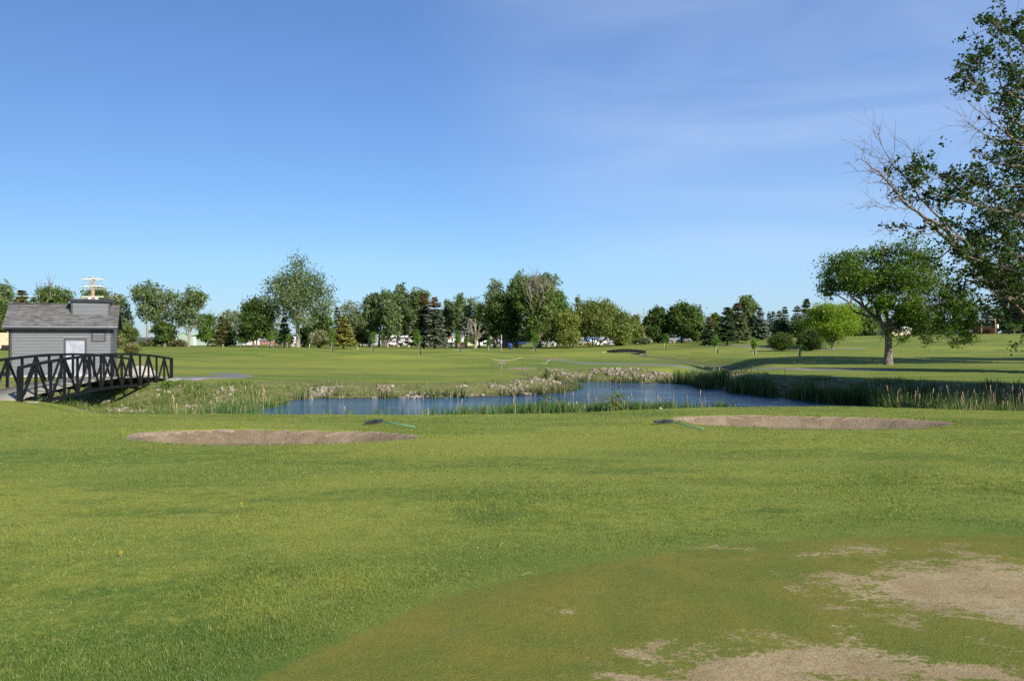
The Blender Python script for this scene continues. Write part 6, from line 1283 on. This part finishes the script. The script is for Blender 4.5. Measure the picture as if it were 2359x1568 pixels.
def trailer(xd_l, xd_r, ytop, ybot, d, label, mat='cream_paint', stripe=None, name='travel_trailer', wheels=(.35, .5), wins=(), cat='trailer'):
    x0, x1 = PX(xd_l, d), PX(xd_r, d); zb = float(land(np.array([x1]), np.array([float(d)]))[0]); t = empty(name, (x0, d, zb), 0, label, cat); W_ = x1 - x0; z0 = PZ(ybot, d) - zb; z1 = PZ(ytop, d) - zb
    m = MB(); m.box((0, 0, z0), (W_, 2.3, z1), bev=.08); bd = m.build('body', M[mat], t)
    for f_ in wheels:
        m = MB(); R_ = Matrix.Translation((W_ * f_, .12, .38)) @ Matrix.Rotation(math.pi / 2, 4, 'X'); m.lathe([(0, -.1), (.2, -.1), (.37, -.11), (.40, -.06), (.40, .06), (.37, .11), (.2, .1), (0, .1)], 14, R_); m.build('wheel', M['rubber'], t)
    m = MB(); m.box((.1, .3, max(.2, z0 - .16)), (W_ - .1, 2.0, z0 - .001)); m.build('chassis', M['guard_black'], t)
    if stripe: m = MB(); m.box((.1, -.012, z0 + (z1 - z0) * stripe[0]), (W_ - .1, -.002, z0 + (z1 - z0) * stripe[1])); m.build('stripe', M[stripe[2]], bd)
    for a, b in wins:
        m = MB(); m.box((W_ * a, -.02, z0 + (z1 - z0) * .5), (W_ * b, -.004, z0 + (z1 - z0) * .8), bev=.008); m.build('window', M['glass_dark'], bd)
    return t, bd, W_, z0, z1
# cream box trailer at the left edge with the end of a scripted word
t_, bd, W_, z0, z1 = trailer(-60, 24.5, 766.5, 795.5, 108, 'cream box trailer cut off by the left edge beside the pump house', wheels=(.80, .93), name='box_trailer')
m = MB(); xx = W_ - 1.75; zz = z0 + (z1 - z0) * .55; pts = [(-.55, 0), (-.48, .12), (-.42, 0), (-.34, .12), (-.28, 0), (-.2, .1), (-.12, .02), (-.1, .22), (-.04, .24), (-.04, .02), (.03, .06), (.06, .24), (.1, .22), (.07, .02), (.16, .04)]; m.tube([(xx + a, -.02, zz + b) for a, b in pts], .026, 4); m.build('lettering', M['dark_wood'], bd)
m = MB(); m.box((W_ - .55, -.02, z0 + (z1 - z0) * .47), (W_ - .42, -.002, z0 + (z1 - z0) * .53)); m.build('marker_light', M['red_brick'], bd)
m = MB(); m.box((W_ - 3.6, -.1, z0 - .42), (W_ - 1.3, .6, z0 - .002), bev=.06); m.build('skirt', M['cream_paint'], bd)
building(411, 497, 772, 215, 22, 'pale green metal building with its gable behind the right poplar of the trio', wall='green_metal', roof='green_metal', kind='flat', name='metal_shed', doors=((446, 452, 776, 0, 'white_paint'),), band=(772.6, 774.2, 'grey_roof'))
building(411, 434, 772, 212, 10, 'pale green gabled end of the metal building', wall='green_metal', roof='green_metal', ypeak=765.5, kind='gable_front', name='metal_shed', over=.2)
for k, (a, b, y, lab) in enumerate(((385, 388.5, 780.2, 'tiny white storage tank on the horizon, left of three'), (389.5, 392, 780.6, 'tiny white storage tank on the horizon, middle of three'), (404, 408, 778.2, 'taller white storage tank on the horizon nearest the green building'))):
    d = 700; x = PX((a + b) / 2, d); zb = -.3; R_ = (b - a) / 2 / F * d; hh = PZ(y, d) - zb; t = empty('storage_tank', (x, d, zb), 0, lab, 'tank', 'white tanks on the horizon'); m = MB(); m.lathe([(R_, 0), (R_, hh * .85), (R_ * .6, hh * .96), (0, hh)], 16); m.build('tank_shell', M['white_paint'], t)
building(531, 597, 781.5, 260, 9, 'long low white building behind the twin-trunk tree', ypeak=779.5, kind='flat', roof='white_paint', name='warehouse', wins=((536, 541, 784, 789),), doors=((580, 586, 783.5, 0, 'tan'),))
building(598, 636, 783, 250, 8, 'small brownish house between the white buildings', wall='red_brick', ypeak=777.5, wins=((606, 611, 785, 789), (620, 626, 785, 789)), name='house')
trailer(637, 656, 777, 790.5, 232, 'white travel trailer with windows, left of two behind the small dark conifer', mat='white_paint', wins=((.15, .4), (.6, .85)), stripe=(.2, .28, 'silver'))
trailer(657, 681, 775, 790.5, 236, 'white travel trailer with a red stripe behind the big cottonwood', mat='white_paint', stripe=(.25, .42, 'pink_red'), wins=((.1, .3), (.45, .6), (.72, .9)))
vehicle(713, 215, 'dark blue car parked left of the pink lilac', 'car_blue', rz=.2)
vehicle(777, 220, 'white car parked behind the olive spruce, furthest left', 'car_white', rz=-.1)
building(780, 800, 784.5, 225, 6, 'small brick building under the left end of the poplar row', wall='red_brick', kind='flat', ypeak=782.8, name='brick_hut', wins=((784, 788, 786, 789),), doors=((794, 797, 786, 0, 'dark_wood'),))
building(806, 868, 779, 262, 9, 'grey bungalow half hidden by the poplar trunks', wall='plastic_grey', ypeak=771, wins=((812, 819, 782, 787), (830, 838, 782, 787), (850, 857, 782, 787)), name='house')
building(884, 965, 777, 246, 9, 'white-posted dark porch building behind the middle of the poplar row', wall='dark_wood', roof='white_paint', ypeak=772.5, kind='flat', name='pavilion', wins=((905, 912, 781, 786), (924, 932, 781, 786), (944, 952, 781, 786)), winmat='plastic_grey')
building(887, 905, 787, 206, 4, 'low reddish open shelter left of the white cars', wall='red_brick', roof='grey_roof', kind='flat', ypeak=785.8, name='shelter', doors=((890, 894, 788, 0, 'dark_wood'), (897, 902, 788, 0, 'dark_wood')))  # dark panels represent the shade inside the two openings, not wooden doors
building(952, 972, 786, 206, 4, 'low reddish shelter with a white end right of the white cars', wall='red_brick', roof='grey_roof', kind='flat', ypeak=784.6, name='shelter', doors=((955, 959, 788, 0, 'dark_wood'), (967, 971, 787.5, 0, 'white_paint')))
vehicle(911, 204, 'white car parked between the poplar trunks, left of two', 'car_white'); vehicle(936, 204, 'white car parked between the poplar trunks, right of two', 'car_white')
fence(986, 1046, 788.5, 186, 'dark brown screen fence with a white top rail under the blue-green spruce', 'brown_screen', rail='silver')
building(1046, 1057, 783.8, 184, 7, 'brick-red block building beside the brown screen fence', wall='red_brick', roof='grey_roof', kind='flat', ypeak=783, name='brick_hut', doors=((1048.5, 1051.5, 787, 0, 'dark_wood'),))
fence(1057, 1072, 787, 186, 'short dark brown screen fence right of the brick-red building', 'brown_screen')
building(1012, 1034, 779, 240, 8, 'house with an orange-red roof behind the brown screen fence', wall='white_paint', roof='orange_wood', ypeak=773, name='house', wins=((1018, 1022, 781, 786),))
building(1034, 1066, 777, 262, 10, 'white house glimpsed through the thin poplars', wall='white_paint', ypeak=768, name='house', wins=((1040, 1044, 780, 786), (1052, 1057, 780, 786)))
building(1072, 1092, 777, 235, 9, 'tall cream house behind the leafless tree', wall='cream_paint', roof='grey_roof', ypeak=768, kind='gable_front', name='house', wins=((1079, 1083, 782, 787),))
building(1096, 1150, 781, 250, 8, 'white buildings in the gap under the dark mass', wall='white_paint', roof='grey_roof', ypeak=776, name='house', wins=((1102, 1107, 784, 788), (1121, 1126, 784, 788), (1136, 1141, 784, 788)))
vehicle(1139, 196, 'black pickup with a light tailgate in the shade of the dark tree', 'guard_black', 5.2, name='pickup_truck', body='pickup', cat='pickup')
vehicle(1156, 200, 'bright blue car in the shade under the dark tree', 'blue_paint'); vehicle(1184, 192, 'dark blue pickup between the shaded trunks', 'car_blue', 5.2, name='pickup_truck', body='pickup', cat='pickup')
vehicle(1262, 195, 'light car seen between the central trunk and the willow', 'car_silver'); trailer(1276, 1291, 787.5, 797, 172, 'white utility trailer left of the weeping willow trunk', mat='white_paint', wheels=(.5,))
m = MB(); m.lathe([(0, 0), (.24, 0), (.29, .8), (.31, .82), (.31, .9), (.2, 1.0), (0, 1.02)], 14); d = 136; x = PX(1175, d); o = m.build('litter_bin', M['blue_paint']); o.location = (x, d, Hs(x, d) - .03); tag(o, 'blue-green litter bin in the shade among the trunks', 'bin')
m = MB(); d = 122; x = PX(1155, d); t = empty('sign_post', (x, d, Hs(x, d)), 0, 'thin white post with a small blue-white sign in front of the dark tree', 'sign'); m.tube([(0, 0, -.1), (0, 0, 2.6)], .03, 6); m.build('post', M['white_paint'], t); m = MB(); m.box((-.12, -.05, 1.2), (.12, -.035, 1.75), bev=.004); m.build('sign_panel', M['plastic_grey'], t)
building(1353, 1377, 781.5, 222, 4, 'small lean-to with a bright blue roof between the willow stems', wall='white_paint', roof='blue_roof', ypeak=777.5, kind='flat', name='garden_shed', doors=((1360, 1364, 784, 0, 'plastic_grey'),))
building(1310, 1402, 781.8, 229, 9, 'long white house behind the willows', wall='white_paint', roof='grey_roof', ypeak=776.5, name='house', wins=((1318, 1324, 785, 790), (1327, 1333, 785, 790), (1340, 1346, 785, 790), (1362, 1368, 785, 790), (1380, 1388, 785, 790)))
vehicle(1350, 196, 'silver car parked in front of the blue-roofed lean-to', 'car_silver', rz=.15)
fence(1389, 1403, 789.5, 186, 'short brown board fence behind the right willow stem', 'dark_wood')
building(1404, 1416, 787.3, 190, 3, 'grey-blue garden shed left of the low willow scrub', wall='plastic_grey', roof='grey_roof', ypeak=784.8, name='garden_shed', doors=((1407, 1410, 789, 0, 'white_paint'),))
building(1446, 1474, 781.5, 186, 6, 'white garage with one dark open bay', wall='white_paint', roof='white_paint', kind='flat', ypeak=780, name='garage', doors=((1458, 1466, 784.5, 0, 'dark_wood'), (1467, 1473, 784.5, 0, 'tan')))  # the dark panel is the open bay's inner shade given as colour
building(1475, 1499, 784.5, 192, 8, 'small house with a white-edged gable behind the grey-green bush', wall='tan', roof='white_paint', ypeak=778, kind='gable_front', name='house', wins=((1483, 1488, 787, 791),))
fence(1497, 1503, 788.5, 180, 'narrow orange wooden gate beside the gabled house', 'orange_wood', name='gate'); fence(1512, 1522, 788.5, 180, 'orange board fence left of the reddish pole', 'orange_wood'); fence(1503, 1512, 790, 182, 'dark board fence between the two orange ones', 'dark_wood'); fence(1523, 1531, 791, 182, 'low dark orange fence panel under the forked limb', 'orange_wood', gap=1.4)
vehicle(1548, 188, 'grey pickup with a canopy by the reddish pole', 'car_silver', 5.2, name='pickup_truck', body='pickup', cat='pickup'); vehicle(1573, 190, 'silver car hidden behind the dark trunk', 'car_silver')
fence(1590, 1622, 786.5, 186, 'white board fence under the brownish-olive tree', 'white_paint'); fence(1624, 1648, 785.5, 188, 'white board fence right of the brown-tipped spruce trunk', 'white_paint')
vehicle(1664, 186, 'black pickup parked behind the slope between the spruces', 'guard_black', 5.2, name='pickup_truck', body='pickup', cat='pickup')
building(1757, 1777, 777.5, 172, 6, 'white garage with a pale grey roof at the crest of the slope', wall='white_paint', roof='grey_roof', ypeak=768.5, name='garage', doors=((1764, 1769, 780, 0, 'plastic_grey'),))
building(1812, 1842, 774, 200, 7, 'low beige house roof just over the crest between the dark bushes', wall='tan', roof='white_paint', ypeak=770.5, name='house')
building(2054, 2098, 757, 200, 8, 'beige house behind the elm trunk on the crest', wall='cream_paint', roof='white_paint', ypeak=751.5, name='house', wins=((2062, 2068, 759, 764), (2080, 2086, 759, 764)))
building(2232, 2292, 765.5, 196, 10, 'long white low-pitched roof just above the crest', wall='white_paint', roof='white_paint', ypeak=760.5, name='house', wins=((2250, 2256, 767, 772),))
building(2300, 2338, 766.5, 188, 9, 'blue gabled house with white edging behind the crest', wall='blue_paint', roof='white_paint', ypeak=754.5, kind='gable_front', name='house', wins=((2316, 2320, 759.5, 763.5),), over=.25)
# far footbridge
def far_bridge():
    d = 108; x0, x1 = PX(1402.6, d), PX(1487, d); L_ = x1 - x0; zb = float(H(np.array([x0]), np.array([float(d)]))[0]) ; t = empty('footbridge', (x0, d, zb), 0, 'far low black footbridge with solid arched sides', 'bridge'); n = 9
    zt_ = lambda s: PZ(807.4, d) - zb + .22 * 4 * s * (1 - s); hh = .40
    for y in (0, 1.8):
        m = MB()
        for k in range(n - 1): s0, s1 = k / (n - 1), (k + 1) / (n - 1); m.add([(L_ * s0, y - .03, zt_(s0) - hh), (L_ * s1, y - .03, zt_(s1) - hh), (L_ * s1, y - .03, zt_(s1)), (L_ * s0, y - .03, zt_(s0)), (L_ * s0, y + .03, zt_(s0) - hh), (L_ * s1, y + .03, zt_(s1) - hh), (L_ * s1, y + .03, zt_(s1)), (L_ * s0, y + .03, zt_(s0))], [(0, 1, 2, 3), (7, 6, 5, 4), (3, 2, 6, 7), (0, 4, 5, 1)])
        m.build('side_panel', M['black_steel'], t)
        for k in range(n): s = k / (n - 1); m = MB(); m.bar((L_ * s, y - .05, zt_(s) - hh - .05), (L_ * s, y - .05, zt_(s) + .04), .05, .05); m.build('post', M['black_steel'], t)
    m = MB()
    for k in range(n - 1): s0, s1 = k / (n - 1), (k + 1) / (n - 1); m.bar((L_ * s0, .9, zt_(s0) - hh - .02), (L_ * s1, .9, zt_(s1) - hh - .02), 1.75, .08)
    m.build('deck', M['deck'], t)
    m = MB(); m.box((-1.0, -.2, -.3), (-.40, 1.9, .34), bev=.04); o = m.build('bridge_abutment', M['concrete']); o.location = (x0, d, zb); tag(o, 'square pale concrete abutment left of the far black footbridge', 'concrete block')
    P = rs.uniform(0, 1, (46, 2)); FV = []
    for a, b in P:
        o = None
    V_ = []; F_ = []; of = 0; rn = []
    for k in range(90):
        s = rs.random(); sz = rs.uniform(.06, .15); x = x0 + L_ * s; y = d - rs.uniform(.3, 2.6); V2 = Vs * sz + np.array([x, y, float(H(np.array([x]), np.array([y]))[0]) + .06]); V_.append(V2); F_.append(Fs_ + of); of += len(V2); rn += [rs.random()] * len(Fs_)
    tag(np_mesh('riprap', np.concatenate(V_), np.concatenate(F_), M['stone'], smooth=True, attrs={'rnd': ('FLOAT', 'FACE', rn)}), 'pale stones in front of the far black footbridge', 'stones', kind='stuff')
Fs_ = stone_mesh(300, 1)[1]; Vs = stone_mesh(300, 1)[0]
far_bridge()
# white / black tree stakes standing alone and small markers on the far fairway
def marker(xd, yt, d, label, mat='white_paint', w_=.035):
    x = PX(xd, d); t = Hs(x, d); m = MB(); m.tube([(0, 0, -.1), (0, 0, PZ(yt, d) - t)], w_, 6); m.tube([(0, 0, PZ(yt, d) - t), (0, 0, PZ(yt, d) - t + .03)], [w_ * 1.3, .002], 6); o = m.build('marker_post', M[mat]); o.location = (x, d, t); tag(o, label, 'marker post')
marker(513.5, 792.5, 135, 'small cream marker post on the left fairway crest'); marker(712.7, 792, 138, 'white stake with a dark foot left of the lilac'); marker(1657, 846, 52.2, 'knotted rope end post, leftmost of the right rope', w_=.02); marker(787.5 + 37, 800, 130, 'tiny white marker on the fairway before the poplar row'); marker(1641.5, 854, 55, 'short cream peg in the grass above the reed clump')
# long low ridges closing the horizon
def ridge(y, h, x0, x1, seed, name='hills', mat=None):
    n = 240; x = np.linspace(x0, x1, n); top = h * (.55 + .45 * fbm(x * .004 + seed, x * 0, 3)) + h * .25 * (fbm(x * .03 + seed, x * 0, 3) - .5); V = np.concatenate([np.stack([x, np.full(n, y - 60.), np.full(n, -4.)], -1), np.stack([x, np.full(n, float(y)), top], -1), np.stack([x, np.full(n, y + 200.), np.full(n, -4.)], -1)]); i = np.arange(n - 1); Fc = np.concatenate([np.stack([i, i + 1, i + n + 1, i + n], -1), np.stack([i + n, i + n + 1, i + 2 * n + 1, i + 2 * n], -1)])
    tag(np_mesh(name, V, Fc, mat, smooth=True), kind='structure')
g = NG('far_hills'); n1 = g.noise(g.scale_vec(g.pos(), .01, .01, .08), 1.5, 6, .7); g.principled(g.mix(g.ramp(n1, .35, .65), (.05, .075, .045), (.10, .12, .075)), .95, 0, .05); M['hills'] = g.m
ridge(900, 4.5, -900, 900, 1, mat=M['hills']); ridge(2000, 16, -1900, 1900, 5, mat=M['hills'])
# far hedgerow trees closing the gaps between the trunks
for k, (xd, w_, tp, d_, kd) in enumerate(((640, 30, 772, 330, 'dense'), (600, 34, 768, 340, 'olive'), (700, 30, 766, 320, 'green'), (748, 34, 764, 310, 'dense'), (790, 30, 760, 300, 'olive'), (845, 34, 758, 300, 'dense'), (900, 36, 752, 310, 'olive'), (960, 34, 756, 300, 'dense'), (1020, 34, 752, 310, 'green'), (1130, 40, 750, 290, 'dense'), (1190, 36, 750, 290, 'dense'), (1250, 36, 748, 280, 'olive'), (1330, 40, 745, 300, 'dense'), (1400, 40, 742, 290, 'green'), (1470, 36, 748, 250, 'green'), (1540, 40, 740, 250, 'dense'), (1600, 40, 742, 240, 'olive'), (1660, 40, 745, 240, 'dense'), (1720, 36, 746, 230, 'green'), (1790, 40, 744, 225, 'dense'), (1940, 40, 740, 250, 'olive'), (2080, 50, 730, 250, 'dense'), (2150, 50, 735, 260, 'olive'), (2220, 44, 735, 250, 'dense'), (2330, 50, 715, 240, 'dense'))):
    tree(kd, xd, xd - w_, xd + w_, tp, d_, 'distant %s tree closing the gap behind %s' % ({'dense': 'dark', 'olive': 'olive', 'green': 'green'}[kd], ('the white trailers, left part', 'the brownish house', 'the big cottonwood trunk', 'the lilac', 'the olive spruce', 'the grey bungalow', 'the porch building, left side', 'the porch building, right side', 'the screen fence', 'the black pickup', 'the blue car', 'the central trunk', 'the weeping willow', 'the domed willow', 'the white garage', 'the forked pale limb', 'the white fence, left panel', 'the white fence, right panel', 'the middle of the spruce group', 'the left dark bush', 'the lime green maple', 'the elm trunk, on the crest', 'the middle of the elm, on the crest', 'the right side of the elm', 'the blue house')[k]), lo=.0, dens=.6, group='distant trees behind the park')
